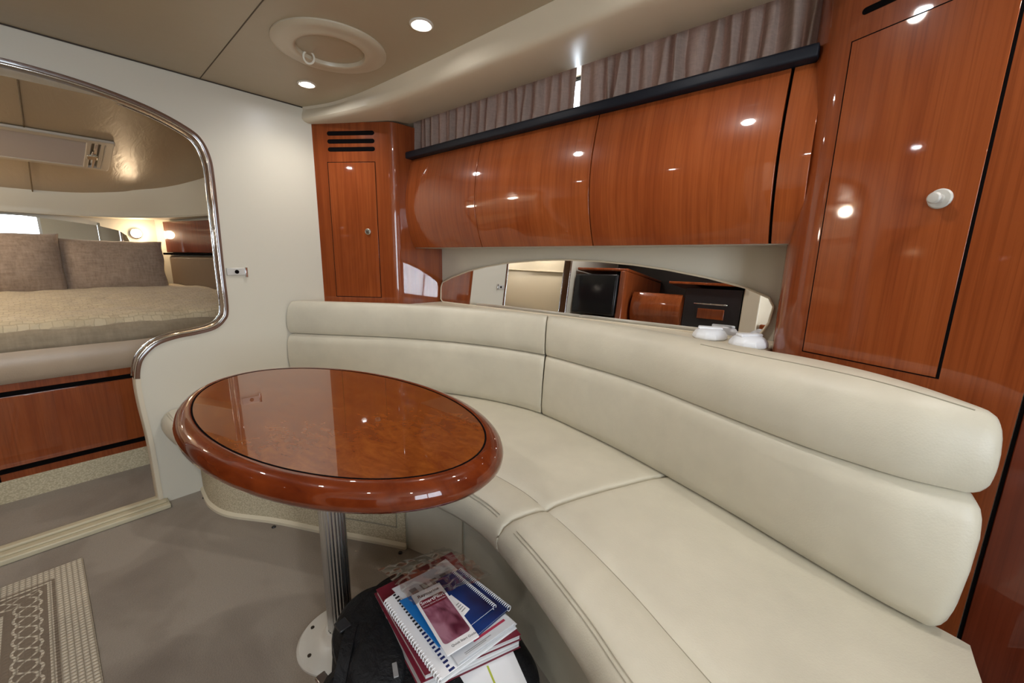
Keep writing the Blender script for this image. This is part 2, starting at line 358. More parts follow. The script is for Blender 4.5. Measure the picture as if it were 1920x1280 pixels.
# ================================================================== FORWARD CABIN
FX = -4.0
def hy(x): return 1.15+(x+2.43)*(1.15-.62)/(1.57)          # hull side tapering to the bow
def fz(x): return 1.78+.178*(x+2.38)                        # sloping deckhead
obj('floor', box(FX, X0-.045, -1.2, 1.2, -.04, .02), carpet, struct=True)
obj('ceiling', ([(X0-.045, -1.3, fz(X0-.045)), (X0-.045, 1.3, fz(X0-.045)), (FX-.05, .8, fz(FX)), (FX-.05, -.8, fz(FX)), (X0-.045, -1.3, 1.9), (X0-.045, 1.3, 1.9), (FX-.05, .8, 1.6), (FX-.05, -.8, 1.6)], box(0, 1, 0, 1, 0, 1)[1][:0]+[(0, 1, 2, 3), (4, 5, 6, 7), (0, 1, 5, 4), (1, 2, 6, 5), (2, 3, 7, 6), (3, 0, 4, 7)]), fceilm, struct=True)
obj('wall_bow', box(FX-.05, FX, -.75, .75, 0, 1.6), whiteliner, struct=True)
for sgn, nm in ((1, 'wall_port'), (-1, 'wall_starboard')):
    a, b_ = (X0-.045, sgn*hy(X0-.045)), (FX, sgn*hy(FX)); t = .04*sgn
    obj(nm, prism([a, b_, (b_[0], b_[1]+t), (a[0], a[1]+t)], 'z', 0, 1.85), whiteliner, struct=True)
for yy in (.055, -.5):
    obj('trim_9' if yy > 0 else 'trim_10', tube([(x, yy, fz(x)-.001) for x in [X0-.05-i*.1 for i in range(16)]], .003, 6), mat('forward_seam', (.15, .10, .05), .8), struct=True)
# rounded white valance round the bow
rings = []
vpth = cr([(-2.46, 1.10, .035), (-3.0, .925, .045), (-3.45, .775, .075), (-3.72, .655, .13), (-3.86, .48, .115), (-3.925, .25, .075), (-3.935, 0, .06), (-3.925, -.25, .075), (-3.86, -.48, .115), (-3.72, -.655, .13), (-3.45, -.775, .075), (-3.0, -.925, .045), (-2.46, -1.10, .035)], 90)
for i, (x, y, q) in enumerate(vpth):
    a_, b_ = V(vpth[max(i-1, 0)][:2]), V(vpth[min(i+1, 89)][:2]); t_ = (b_-a_).normalized(); inn = V((-t_.y, t_.x, 0))
    if inn.dot(V((-3.0-x, -y, 0))) < 0: inn = -inn
    p = V((x, y, 0)); zt = fz(x)+.03; zb = 1.392+(x+3.9)*.03
    rings.append([p-inn*.05+V((0, 0, zt)), p+inn*q*1.3+V((0, 0, zt)), p+inn*q*1.2+V((0, 0, zt-.045)), p+inn*(q*.7)+V((0, 0, zb+.04)), p+inn*(q*.6)+V((0, 0, zb+.012)), p+inn*(q*.7)+V((0, 0, zb)), p-inn*.05+V((0, 0, zb))])
obj('trim_11', loft(rings), whiteliner, smooth='auto', struct=True)
# bow mirror: wide pane and a small rounded one beyond a chrome joint
def plate(pts, axis, a, b_): return prism(pts, axis, a, b_)
bm_ = thing('bow_mirror', 'long low mirror on the bow wall behind the bed pillows', 'mirror', (FX, .1, 1.1))
obj('mirror_pane', plate([(-.55, 1.06), (.318, 1.06), (.318, 1.343), (.18, 1.36), (.0, 1.378), (-.2, 1.38), (-.55, 1.33)], 'x', FX, FX+.008), mirror, bm_, label='long main pane of the mirror')
obj('mirror_pane', plate([(.328, 1.06), (.462, 1.06), (.468, 1.24), (.455, 1.285), (.42, 1.315), (.328, 1.34)], 'x', FX, FX+.009), mirror, bm_, label='small rounded end pane of the mirror')
obj('joint_strip', box(FX, FX+.014, .316, .330, 1.06, 1.36), chrome, bm_)
# sconce
sc = thing('wall_sconce', 'small glowing round reading lamp on the bow wall beside the mirror', 'lamp', (FX, .505, 1.30))
obj('base', lathe((FX, .505, 1.30), [(.0, 0), (.035, 0), (.035, .015), (.02, .02)], 24, V((1, 0, 0))), chrome, sc, smooth='auto')
obj('bulb', lathe((FX+.018, .505, 1.30), [(.0, 0), (.024, .004), (.030, .02), (.024, .038), (.0, .046)], 24, V((1, 0, 0))), sconcem, sc, smooth=True)
def point(name, loc, w, col, r=.03):
    l = D.lights.new(name, 'POINT'); l.energy = w; l.color = col; l.shadow_soft_size = r
    o = D.objects.new(name, l); o.location = loc; COL.objects.link(o); return o
point('sconce_light', (FX+.10, .525, 1.30), 1.6, (1, .72, .45))
fs = thing('berth_fill_fixture', 'small added fill light over the berth, outside the frame', 'light', (-2.95, -.62, fz(-2.95)))  # unseen fixture added to brighten the forward cabin
obj('lens', cyl((-2.95, -.62, fz(-2.95)-.006), .03, .004), sconcem, fs)
point('berth_fill', (-2.95, -.62, fz(-2.95)-.05), 6.5, (1, .88, .72), .05)  # added fill for the pillows and quilt
point('berth_fill', (-3.4, -.45, 1.45), 4.0, (1, .86, .70), .05)  # second added fill, hangs free without any fixture
# forward wall locker (wood) and vinyl side panel on the hull side
hd = V((FX-X0, hy(FX)-hy(X0-.045), 0)).normalized(); hn = V((hd.y, -hd.x, 0)).normalized()
if hn.y > 0: hn = -hn
HF = frame2((X0-.045, hy(X0-.045)), hd, hn)
wlk = thing('hull_locker', 'dark cherry locker front on the hull side above the bed', 'cabinet', tuple(HF(.8, 1.16, 0)))
obj('door', pbox(HF, .60, 1.50, 1.172, 1.385, 0, .05), mahog, wlk, bevel=.004)
obj('base_strip', pbox(HF, .60, 1.53, 1.155, 1.170, 0, .058), black, wlk)
vp = obj('vinyl_bolster', pbox(HF, .15, 1.50, .84, 1.15, 0, .045), vinyl_dk, bevel=.02, seg=4)
tag(vp, 'taupe vinyl padded panel on the hull side below the dark wooden locker', 'panel')
# deck hatch blind
hb = thing('hatch_blind', 'pleated pale blind in a light frame on the sloping cabin ceiling', 'blind', (-3.07, -.1, fz(-3.07)))
def slope(x0, x1, y0, y1, d0, d1):
    v = [(x, y, fz(x)-d) for x in (x0, x1) for y in (y0, y1) for d in (d1, d0)]
    return v, box(0, 1, 0, 1, 0, 1)[1]
framem = mat('pale_frame', (.50, .43, .34), .3); pleatm = mat('pleated_fabric', (.46, .38, .32), .7)
obj('frame', join(slope(-3.285, -3.255, -.6, .34, 0, .014), slope(-2.895, -2.865, -.6, .34, 0, .014), slope(-3.255, -2.895, .31, .34, 0, .014), slope(-3.255, -2.895, -.6, -.57, 0, .014)), framem, hb, bevel=.004)
vv, ff = [], []
for i in range(61):
    x = -3.255+.36*i/60; dd = .004+(.006 if i % 2 else 0)
    vv += [(x, -.57, fz(x)-dd), (x, .245, fz(x)-dd)]
    if i: ff.append((2*i-2, 2*i-1, 2*i+1, 2*i))
o = obj('pleats', (vv, ff), pleatm, hb)
obj('end_rail', slope(-3.25, -2.90, .245, .262, 0, .016), framem, hb, bevel=.003)
obj('end_rail', slope(-3.25, -2.90, .272, .286, 0, .014), chrome, hb, bevel=.003)
obj('end_rail', slope(-3.25, -2.90, .294, .31, 0, .012), framem, hb, bevel=.003)
obj('latch', join(slope(-3.10, -3.05, .25, .29, .014, .024), slope(-3.16, -3.0, .266, .272, .014, .022)), chrome, hb, bevel=.003)

# berth
BX = -2.86
be = thing('berth', 'built-in double berth with cherry drawer front and padded vinyl edge', 'bed', (BX, 0, .02))
def bpoly(x0, x1, in_=0.0): return [(x0, -hy(x0)+in_), (x0, hy(x0)-in_), (x1, hy(x1)-in_), (x1, -hy(x1)+in_)]
obj('plinth', prism(bpoly(BX-.0, FX, .03), 'z', .02, .125), berber, be, label='cream woven carpet plinth')
obj('base', prism(bpoly(BX-.004, FX, .02), 'z', .125, .60), cherry, be)
obj('drawer_front', box(BX-.02, BX+.004, -.55, .60, .185, .515), cherry2, be, bevel=.003)
obj('shadow_gap', join(box(BX-.02, BX-.002, -1.0, 1.0, .160, .183), box(BX-.02, BX-.001, -1.0, 1.0, .518, .54), box(BX-.01, BX-.001, -.245, -.236, .125, .518)), black, be)
rings = []
for i in range(33):
    y = -1.0+2.0*i/32
    prof = [(-.10, .575), (.0, .575), (.022, .60), (.026, .66), (.020, .715), (.0, .742), (-.04, .752), (-.10, .752)]
    rings.append([(BX+a, y, z) for a, z in prof])
obj('padded_edge', loft(rings), vinyl_band, be, smooth='auto')
obj('mattress', prism(bpoly(BX-.03, FX, .03), 'z', .60, .80), sheetm, be, bevel=.03)
def surf(fn, nu, nv, th=None):
    v = [fn(i/(nu-1), j/(nv-1)) for i in range(nu) for j in range(nv)]
    f = [(i*nv+j, i*nv+j+1, (i+1)*nv+j+1, (i+1)*nv+j) for i in range(nu-1) for j in range(nv-1)]
    return v, f
def quilt_fn(drop, base, fx, amp, seed):
    def fn(u, v_):
        # u: 0 front hem .. 1 head; v: across
        L = 1.12; s = u*L; r_ = .055
        if s < drop: x, z = fx, base-(drop-s)
        elif s < drop+r_*1.57: a = (s-drop)/r_; x, z = fx-r_+r_*math.cos(a), base+r_*math.sin(a)
        else: x = fx-r_-(s-drop-r_*1.57); z = base+r_
        k = max(0, min(1, (fx-x)/.5)); z += .075*k*k*(3-2*k)+.02*max(0, min(1, (fx-x-.5)/.5))
        w = hy(max(x, FX))-.05; y = -w+2*w*v_
        nn = noise.noise(V((x*5, y*5, seed)))+.5*noise.noise(V((x*13, y*13, seed+3)))
        z += amp*nn; x += amp*.3*noise.noise(V((y*6, z*14, seed+9)))
        ed = max(0, (y-.30)/.5)
        if s < drop+.12: z -= .0*ed; x += .02*math.sin((y*7+z*40))*min(1, ed)
        return (x, y, z)
    return fn
o = obj('quilt', surf(quilt_fn(.045, .79, BX-.005, .010, 1), 90, 120), quiltm, smooth=True)
o.modifiers.new('thick', 'SOLIDIFY').thickness = -.012
tag(o, 'cream stitched quilt covering the berth', 'quilt')
o = obj('under_blanket', surf(quilt_fn(.055, .772, BX+.008, .006, 5), 40, 120), sheetm, smooth=True)
o.modifiers.new('thick', 'SOLIDIFY').thickness = -.008
tag(o, 'taupe blanket hem showing just below the cream quilt', 'blanket')
# the blanket only shows along the hem: keep its first rows
def pillow(y0, y1, z0, z1, xc, th, seed, label):
    v, f = [], []; N = 34
    for side in (1, -1):
        k0 = len(v)
        for i in range(N+1):
            for j in range(N+1):
                a, c = -1+2*i/N, -1+2*j/N
                h = max(0, (1-abs(a)**2.6))**.55*max(0, (1-abs(c)**2.6))**.55
                ea = 1-.035*(1-c*c)*1; eb = 1-.05*(1-a*a)
                y = (y0+y1)/2+(y1-y0)/2*a*(1-.03*math.cos(c*math.pi/2)); z = (z0+z1)/2+(z1-z0)/2*c*(1-.05*math.cos(a*math.pi/2))
                w = h*th*(1+.10*noise.noise(V((y*7, z*7, seed))))+.004*noise.noise(V((y*25, z*25, seed)))*h
                lean = -.10*(z-z0)
                v.append((xc+side*w+lean, y+.006*noise.noise(V((z*12, seed, a))), z+.008*noise.noise(V((y*9, seed, c)))))
        for i in range(N):
            for j in range(N):
                q = k0+i*(N+1)+j; f.append((q, q+1, q+N+2, q+N+1))
    o = obj('pillow', (v, f), pillowm, smooth=True)
    tag(o, label, 'pillow', 'woven pillows on the berth'); return o
pillow(.105, .60, .915, 1.245, -3.70, .075, 2, 'taupe woven pillow nearest the glowing wall lamp, with a crease')
pillow(-.36, .118, .905, 1.27, -3.66, .080, 5, 'taupe woven pillow cut by the left edge of the photo')

# ================================================================== LATCH PLATE ON THE BULKHEAD
lp = thing('strike_plate', 'small chrome strike plate with dark keyhole on the white bulkhead', 'latch plate', (X0, .66, 1.08))
obj('plate', box(X0, X0+.006, .612, .700, 1.062, 1.098), mat('pale_plate', (.60, .58, .54), .35, .3), lp, bevel=.002)
obj('keyhole', cyl((X0+.005, .655, 1.079), .0095, .003, 20, V((1, 0, 0))), black, lp)
obj('lip', box(X0, X0+.012, .690, .702, 1.05, 1.102), chrome, lp, bevel=.003)

# ================================================================== CEILING FITTINGS
hc = V((-1.65, .845, ZC))
hat = thing('ceiling_hatch', 'round cream hatch ring in the ceiling with a pull loop', 'hatch', tuple(hc))
dn = V((0, 0, -1))
obj('ring', lathe(hc, [(.200, -.002), (.200, .005), (.192, .010), (.176, .013), (.158, .012), (.142, .015), (.130, .018), (.122, .015), (.119, .004), (.119, -.002)], 72, dn), mat('hatch_ring', (.52, .45, .33), .35), hat, smooth='auto')
obj('cover', lathe(hc, [(0, .004), (.10, .0045), (.125, .002)], 64, dn), ceilm, hat, smooth=True)
loop = [hc+V((-.095+.016*math.cos(a)*.6, -.042+.016*math.cos(a), -.020-.022*math.sin(a)-.0)) for a in [2*math.pi*i/24 for i in range(24)]]
obj('pull_loop', tube(loop, .004, 8, True), mat('cream_cord', (.75, .70, .58), .5), hat, smooth=True)

dl = [(-2.056, .928), (-1.253, .964), (-.45, .98), (.35, .98), (-2.0, -.35), (-1.2, -.35), (-.4, -.55), (.45, -.35)]
dlab = ['lit recessed ceiling spotlight nearest the white bulkhead, below the round hatch', 'lit recessed ceiling spotlight right of the round hatch',
        'recessed ceiling spotlight above the sofa, outside the frame', 'recessed ceiling spotlight above the sofa end, outside the frame',
        'recessed ceiling spotlight over the rug', 'recessed ceiling spotlight over the galley counter', 'recessed ceiling spotlight by the galley front', 'recessed ceiling spotlight near the cabin door']
rim_v, lens_v = lathe((0, 0, 0), [(.040, -.001), (.040, .003), (.034, .006), (.029, .004), (.027, -.001)], 32, dn), lathe((0, 0, 0), [(0, .0022), (.018, .002), (.018, .0)], 24, dn)
spot_d = D.lights.new('spot', 'SPOT'); spot_d.energy = SPOT_W; spot_d.color = (1, .95, .88); spot_d.spot_size = math.radians(150); spot_d.spot_blend = .9; spot_d.shadow_soft_size = .022
first = None
for i, (x, y) in enumerate(dl):
    if first is None:
        t = thing('ceiling_spotlight', dlab[i], 'light', (0, 0, 0), 'recessed ceiling spotlights')
        r_ = obj('bezel', rim_v, mat('lamp_bezel', (.6, .56, .48), .3), t, smooth='auto'); l_ = obj('lens', lens_v, lensm, t, smooth=True)
        first = (t, r_, l_); t.location = (x, y, ZC); p_ = t
    else:
        p_ = first[0].copy(); COL.objects.link(p_); p_['label'] = dlab[i]; p_.location = (x, y, ZC)
        for ch in first[1:]:
            c = ch.copy(); COL.objects.link(c); c.parent = p_
    lo = D.objects.new('spot_lamp', spot_d); COL.objects.link(lo); lo.location = (x, y, ZC-.012)

# ================================================================== CORNER LOCKER (left)
A0, A1 = V((-2.38, 1.082)), V((-2.02, 1.332))
ld = (A1-A0).normalized(); ln_ = V((ld.y, -ld.x))
def arc_corner(p, d0, d1, r, n=10):
    """rounded corner at p between unit directions d0 (incoming) and d1 (outgoing)"""
    ang = math.acos(max(-1, min(1, d0.dot(d1)))); t = r*math.tan(ang/2)
    a, b_ = p-d0*t, p+d1*t; out_ = []
    for i in range(n+1):
        u = i/n; out_.append((a*(1-u)**2+p*2*u*(1-u)+b_*u*u))
    return out_
nose = A1+ld*.012; dsid = V((.03, 1)).normalized()
poly = [A0]+arc_corner(nose, ld, dsid, .075, 12)+[V((-1.998, 1.655)), V((-2.378, 1.655))]
lk = thing('corner_locker', 'tall cherry corner locker with three vent slots beside the white bulkhead', 'cabinet', (-2.2, 1.3, .855))
obj('body', prism([tuple(p) for p in poly], 'z', .856, 1.862), cherry, lk, smooth='auto')
LF = frame2(A0, ld, ln_)
s0, s1 = .079, .345
obj('door_gap', gapframe(LF, s0, s1, .937, 1.662, .0035, -.002, .0006), black, lk)
dr = obj('door', pbox(LF, s0, s1, .937, 1.662, -.002, .0016), cherry2, lk, bevel=.001)
obj('knob', lathe(LF(.288, 1.300, .0014), [(0.0165, 0), (.0165, .004), (.013, .007), (.010, .006), (.009, .012), (.0, .013)], 28, V((ln_.x, ln_.y, 0))), nickel, dr, smooth='auto')
for z in (1.809, 1.769, 1.729): obj('vent_slot', stadium(LF, .085, .350, z, .011, -.004, .0012), black, lk)
o = obj('hinge_clip', box(-2.065, -2.035, 1.44, 1.47, .896, .908), nickel, bevel=.002); tag(o, 'tiny metal clip on the ledge at the foot of the corner locker', 'clip')

# ================================================================== OVERHEAD CUPBOARDS
def cprof(z):
    k = (z-1.218)/(1.692-1.218); return 1.455-.050*math.sin(math.pi*min(1, max(0, k))**.9)-.004*k
oc_ = thing('overhead_cupboard', 'long curved cherry overhead cupboard with three doors under the curtains', 'cabinet', (-1.1, 1.5, 1.218))
pz = [1.218+(1.692-1.218)*i/20 for i in range(21)]
def cslab(x0, x1, off, th, za=0, zb=20):
    pr = [(cprof(z)-off, z) for z in pz[za:zb+1]]+[(cprof(z)-off+th, z) for z in reversed(pz[za:zb+1])]
    return prism(pr, 'x', x0, x1)
obj('body', join(prism([(cprof(z)+.014, z) for z in pz[:1]+pz[1:]]+[(YW-.003, 1.692), (YW-.003, 1.218)], 'x', -2.035, -.18)), black, oc_)
obj('underside', box(-2.035, -.18, 1.462, YW-.001, 1.2165, 1.2185), mat('pale_underside', (.45, .40, .32), .5), oc_)
seams = [-2.035, -1.455, -.838, -.236, -.158]; wm = [cupboard1, cupboard2, cupboard1, cupboard2]
for i in range(4):
    g = .0023 if i < 3 else .003
    obj('door' if i < 3 else 'end_panel', cslab(seams[i]+(g if i else 0), seams[i+1]-(g if i != 2 else .005), 0, .018), wm[i], oc_, smooth='auto', bevel=.0012, seg=2)
rl = obj('window_ledge_rail', prism([(1.419, 1.693), (1.414, 1.697), (1.414, 1.722), (1.420, 1.728), (1.60, 1.728), (1.60, 1.693)], 'x', -2.045, -.180), navy, bevel=.003)
tag(rl, 'black padded rail along the top of the cherry overhead cupboard', 'rail')

# ================================================================== CURTAINS
def curtain(x0, x1, label, seed, n=420):
    rnd = random.Random(seed); ph = []; x = 0
    knots = [0]
    while x < (x1-x0): x += rnd.uniform(.035, .072); knots.append(x)
    v, f = [], []; nz = 16
    amps = [rnd.uniform(.6, 1.2) for _ in knots]; lean = [rnd.uniform(-.02, .02) for _ in knots]
    for i in range(n):
        xx = (x1-x0)*i/(n-1)
        k = max(j for j in range(len(knots)) if knots[j] <= xx+1e-9); k = min(k, len(knots)-2)
        u = (xx-knots[k])/(knots[k+1]-knots[k])
        for j in range(nz+1):
            t = j/nz; zz = 1.715+(1.925-1.715)*t
            us = u**(1.0+.9*math.sin(k*2.3)**2); sh = .5-.5*math.cos(2*math.pi*us); sharp = sh**.6+.10*math.sin(3*math.pi*us)*math.sin(k*1.7)
            a = .042*amps[k]*(1-.15*t)
            y = 1.515-a*sharp+.004*noise.noise(V((xx*30, zz*12, seed)))+.004*math.sin(xx*11+seed)
            X = x0+xx+lean[k]*(t-.5)*sh*1.2+.006*noise.noise(V((xx*14, zz*9, seed+4)))*math.sin(math.pi*xx/(x1-x0))
            v.append((X, y, zz))
    for i in range(n-1):
        for j in range(nz): q = i*(nz+1)+j; f.append((q, q+1, q+nz+2, q+nz+1))
    o = obj('curtain', (v, f), curtm, smooth=True); tag(o, label, 'curtain', 'short pleated window curtains'); return o
curtain(-2.03, -.9765, 'short taupe pleated curtain left of the daylight gap', 3)
curtain(-.9695, -.17, 'short taupe pleated curtain right of the daylight gap', 8)

# ================================================================== BACK WALL MIRROR
mo = [(-1.965, .908), (-1.984, .925), (-1.986, .985), (-1.975, 1.015), (-1.90, 1.045), (-1.75, 1.09), (-1.60, 1.12), (-1.45, 1.142), (-1.25, 1.158), (-1.09, 1.163), (-.9, 1.158), (-.75, 1.147), (-.61, 1.131), (-.45, 1.105), (-.32, 1.075), (-.245, 1.045), (-.228, 1.015), (-.235, .96), (-.262, .915), (-.30, .908)]
mt = thing('sofa_mirror', 'long arched mirror on the cream wall between sofa and overhead cupboard', 'mirror', (-1.1, YW, .9))
def my(z): return YW-.026+(z-.90)*.0787        # the hull side leans: the foot of the mirror stands proud
mo = [(x, z if z > .93 else z-.011) for x, z in mo]
n_ = len(mo); mv = [(x, my(z)-.003, z) for x, z in mo]+[(x, YW+.001, z) for x, z in mo]
obj('mirror_pane', (mv, [tuple(range(n_))[::-1], tuple(range(n_, 2*n_))]+[(k, (k+1) % n_, n_+(k+1) % n_, n_+k) for k in range(n_)]), mirror, mt)
obj('bezel', tube([(x, my(z)-.002, z) for x, z in mo], .0045, 8, True), mouldm, mt, smooth=True)

# two white lids on the ledge
def lid(x, y, rz, label):
    t = thing('plastic_tub', label, 'container', (x, y, .896), 'white tubs on the ledge behind the sofa')
    R = Matrix.Rotation(rz, 3, 'Z')
    def T(vf): return [V((x, y, .896))+R @ V(p) for p in vf[0]], vf[1]
    pr = [(0, 0), (.052, 0), (.058, .006), (.056, .016), (.046, .030), (.036, .036), (0, .037)]
    obj('cap', T(lathe((0, 0, 0), pr, 10)), whitepl, t, bevel=.003)
    obj('handle', T(box(-.040, .040, -.016, .016, .032, .043)), whitepl, t, bevel=.006, seg=3)
lid(-.395, 1.535, .3, 'white lidded plastic tub on the ledge, farther from the tall right locker')
lid(-.262, 1.475, .9, 'white lidded plastic tub on the ledge, nearer the tall right locker')

# ================================================================== TALL LOCKER (right)
B0 = V((.25, 1.2)); bd = V((-.896, .445)).normalized(); bn = V((-bd.y, bd.x))
if bn.y > 0: bn = -bn
nose = B0+bd*.500
poly = [B0+bd*-.006]+arc_corner(nose, bd, V((-.02, 1)).normalized(), .16, 14)+[V((nose.x-.005, 1.655)), V((.25, 1.655))]
tl = thing('tall_locker', 'tall cherry locker with grey push knob at the right end of the sofa', 'cabinet', (0, 1.45, 0))
obj('body', prism([tuple(p) for p in poly], 'z', 0, 1.93), cherry, tl, smooth='auto')
BF = frame2(B0, bd, bn)
def sx(x): return (.25-x)/.896
s0, s1 = sx(.143), sx(-.108)
obj('door_gap', join(pbox(BF, s0-.0055, s0, .922, 1.96, -.002, .0008), pbox(BF, s1, s1+.0025, .922, 1.692, -.002, .0006), pbox(BF, s0, s1+.0025, 1.690, 1.6925, -.002, .0006), pbox(BF, s0-.0055, s1+.0025, .9195, .922, -.002, .0006)), black, tl)
dr = obj('door', pbox(BF, s0, s1, .922, 1.690, -.002, .0016), cherry2, tl, bevel=.001)
kp = BF(sx(.094), 1.300, .0014); kn = V((bn.x, bn.y, 0))
obj('knob_plate', lathe(kp, [(0, 0), (.0200, 0), (.0205, .003), (.018, .006), (.012, .0065), (0, .0065)], 36, kn), greyknob, dr, smooth='auto')
obj('push_knob', lathe(kp+kn*.005, [(.0095, 0), (.0092, .012), (.0115, .015), (.0120, .022), (.009, .0255), (0, .0265)], 28, kn), greyknob, dr, smooth='auto')
for z in (1.748, 1.790, 1.832): obj('vent_slot', stadium(BF, sx(.085), sx(-.098), z, .0075, -.004, .0012), black, tl)
# next joinery panel, aft of the locker
C0 = B0-bd*.012
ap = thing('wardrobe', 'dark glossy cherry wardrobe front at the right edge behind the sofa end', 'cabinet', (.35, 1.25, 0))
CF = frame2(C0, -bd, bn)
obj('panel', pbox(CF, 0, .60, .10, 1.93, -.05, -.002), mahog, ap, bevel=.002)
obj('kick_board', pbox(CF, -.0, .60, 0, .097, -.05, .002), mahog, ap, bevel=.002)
obj('joint', pbox(CF, -.006, .002, 0, 1.93, -.05, -.004), black, ap)

# ================================================================== SOFA
sofa = thing('curved_sofa', 'curved cream vinyl sofa wrapping round the oval table', 'sofa', (-1.1, 1.0, 0))
Fst = [(-2.372, .285), (-2.14, .30), (-1.9, .42), (-1.6, .58), (-1.25, .72), (-.97, .765), (-.80, .768), (-.675, .742), (-.517, .690), (-.351, .622), (-.239, .566), (-.10, .50), (.10, .42), (.25, .36)]
Jst = [(-2.372, .87), (-2.2, .99), (-2.0, 1.12), (-1.7, 1.30), (-1.3, 1.435), (-.97, 1.435), (-.62, 1.35), (-.43, 1.285), (-.30, 1.24), (-.15, 1.18), (0, 1.12), (.11, 1.065), (.20, 1.045), (.25, 1.03)]
ST = [f+j for f, j in zip(Fst, Jst)]
def seat_ring(f, j, inset=0.0, kind='pad'):
    f, j = V(f), V(j); d = (j-f).normalized(); L = (j-f).length
    g = .150
    def P(t, z): p = f+d*t; return (p.x, p.y, z)
    top = [P(.004, .345), P(-.004, .36), P(-.006, .385), P(.0, .41), P(.014, .432), P(.04, .446), P(.08, .452), P(g-.030, .4535), P(g-.010, .449), P(g, .4445), P(g+.010, .450), P(g+.032, .4565), P(g+.10, .461), P(L*.6, .463), P(L-.06, .460), P(L-.01, .454), P(L+.04, .45), P(L+.05, .42), P(L+.05, .345), P(L*.5, .340), P(.05, .338), P(.018, .339)]
    return top
def seat(stn, name, ends, label):
    R_ = [seat_ring(q[:2], q[2:]) for q in stn]
    def squash(ring, k, away):   # rounded end: pull the ring down/in
        cx = sum(p[0] for p in ring)/len(ring); cy = sum(p[1] for p in ring)/len(ring)
        return [((p[0]+away[0]), (p[1]+away[1]), .40+(p[2]-.40)*k) for p in ring]
    def extra(i0, i1):
        a, b_ = R_[i0], R_[i1]; dx = V(((a[5][0]-b_[5][0]), (a[5][1]-b_[5][1]), 0)).normalized()
        out_ = []
        for k, w in ((.97, .006), (.90, .011), (.70, .0135), (.15, .0145)):
            out_.append(squash(a, k, dx*(w-.016)))
        return out_
    A = list(reversed(extra(0, 3))) if ends[0] else []
    Bq = extra(-1, -4) if ends[1] else []
    R2 = A+(R_[1:] if A else R_) if not Bq else A+(R_[1:-1] if A else R_[:-1])+Bq
    return obj(name, loft(R2), vinyl, sofa, smooth='auto', label=label)
full = cr(ST, 131)    # 13 spans, 10 per span -> station k at 10k
SL, SRr = full[:71], full[70:]
sl = seat(SL, 'seat_cushion', (0, 1), 'far seat cushion curving behind the table')
sr = seat(SRr, 'seat_cushion', (1, 1), 'near seat cushion filling the lower right')
# stitched lines along the front roll
def stitch(stn, g, z, r=.0012):
    pts = []
    for q in stn:
        f, j = V(q[:2]), V(q[2:]); d = (j-f).normalized(); p = f+d*g; pts.append((p.x, p.y, z))
    return tube(pts, r, 5)
obj('stitching', stitch(SL[1:-3], .150, .4445, .0012), seam_m, sl); obj('stitching', stitch(SRr[3:-2], .150, .4445, .0012), seam_m, sr)
thread = mat('cream_thread', (.46, .42, .33), .7)
for pc, st_ in ((sl, SL[1:-3]), (sr, SRr[3:-2])):
    obj('stitching', stitch(st_, .018, .4365, .0011), thread, pc); obj('stitching', stitch(st_, .026, .4412, .0011), thread, pc)
# base under the seat
def base_wall(stn, off, z0, z1, th=.02):
    rings = []
    for q in stn:
        f, j = V(q[:2]), V(q[2:]); d = (j-f).normalized(); a = f+d*off; b_ = f+d*(off+th)
        rings.append([(a.x, a.y, z0), (a.x, a.y, z1), (b_.x, b_.y, z1), (b_.x, b_.y, z0)])
    return rings
kk = 46
BS = [(-2.375, .40, -2.375, .9), (-2.29, .392, -2.35, .9), (-2.17, .39, -2.2, .95), (-2.03, .425, -2.1, 1.1), (-1.83, .545, -1.95, 1.15), (-1.6, .66, -1.7, 1.3), (-1.4, .765, -1.45, 1.4), (-1.262, .835, -1.26, 1.4)]
BS2 = [(-1.262, .835, -1.26, 1.4), (-1.1, .87, -1.05, 1.43), (-.95, .885, -.9, 1.43), (-.78, .87, -.65, 1.35), (-.58, .80, -.42, 1.28), (-.40, .74, -.2, 1.2), (-.2, .65, 0, 1.12), (.0, .56, .1, 1.06), (.25, .47, .25, 1.03)]
bs1 = obj('base', loft(base_wall(cr(BS, 60), 0, 0, .342)), berber, sofa, smooth='auto', label='cream woven carpet base under the far seat')
obj('base', loft(base_wall(cr(BS2, 60), .004, 0, .342)), vinyl, sofa, smooth='auto', label='plain vinyl base under the near seat')
rings = []
for q in cr(BS, 60):
    f, j = V(q[:2]), V(q[2:]); d = (j-f).normalized(); a = f-d*.012; c = f+d*.004
    rings.append([(a.x, a.y, 0), (a.x, a.y, .012), (c.x, c.y, .026), (c.x, c.y, 0)])
obj('edge_binding', loft(rings), mat('cream_binding', (.68, .61, .45), .8), bs1, smooth='auto')
hp = cr(BS, 60)
def onbase(t, z, off=-.004):
    q = hp[int(t*59)]; f, j = V(q[:2]), V(q[2:]); d = (j-f).normalized(); a = f+d*off; return (a.x, a.y, z)
pts = [onbase(.70+.25*i/12, .09) for i in range(13)]+[onbase(.95, .09+.2*i/8) for i in range(1, 9)]
obj('hatch_outline', tube(pts, .0022, 6), seam_m, bs1)
for t, nm in (((-1.262, .833), 1), ((-.98, .886), 2)):
    obj('panel_joint', box(t[0]-.002, t[0]+.002, t[1]-.003, t[1]+.004, 0, .34), seam_m, sofa)

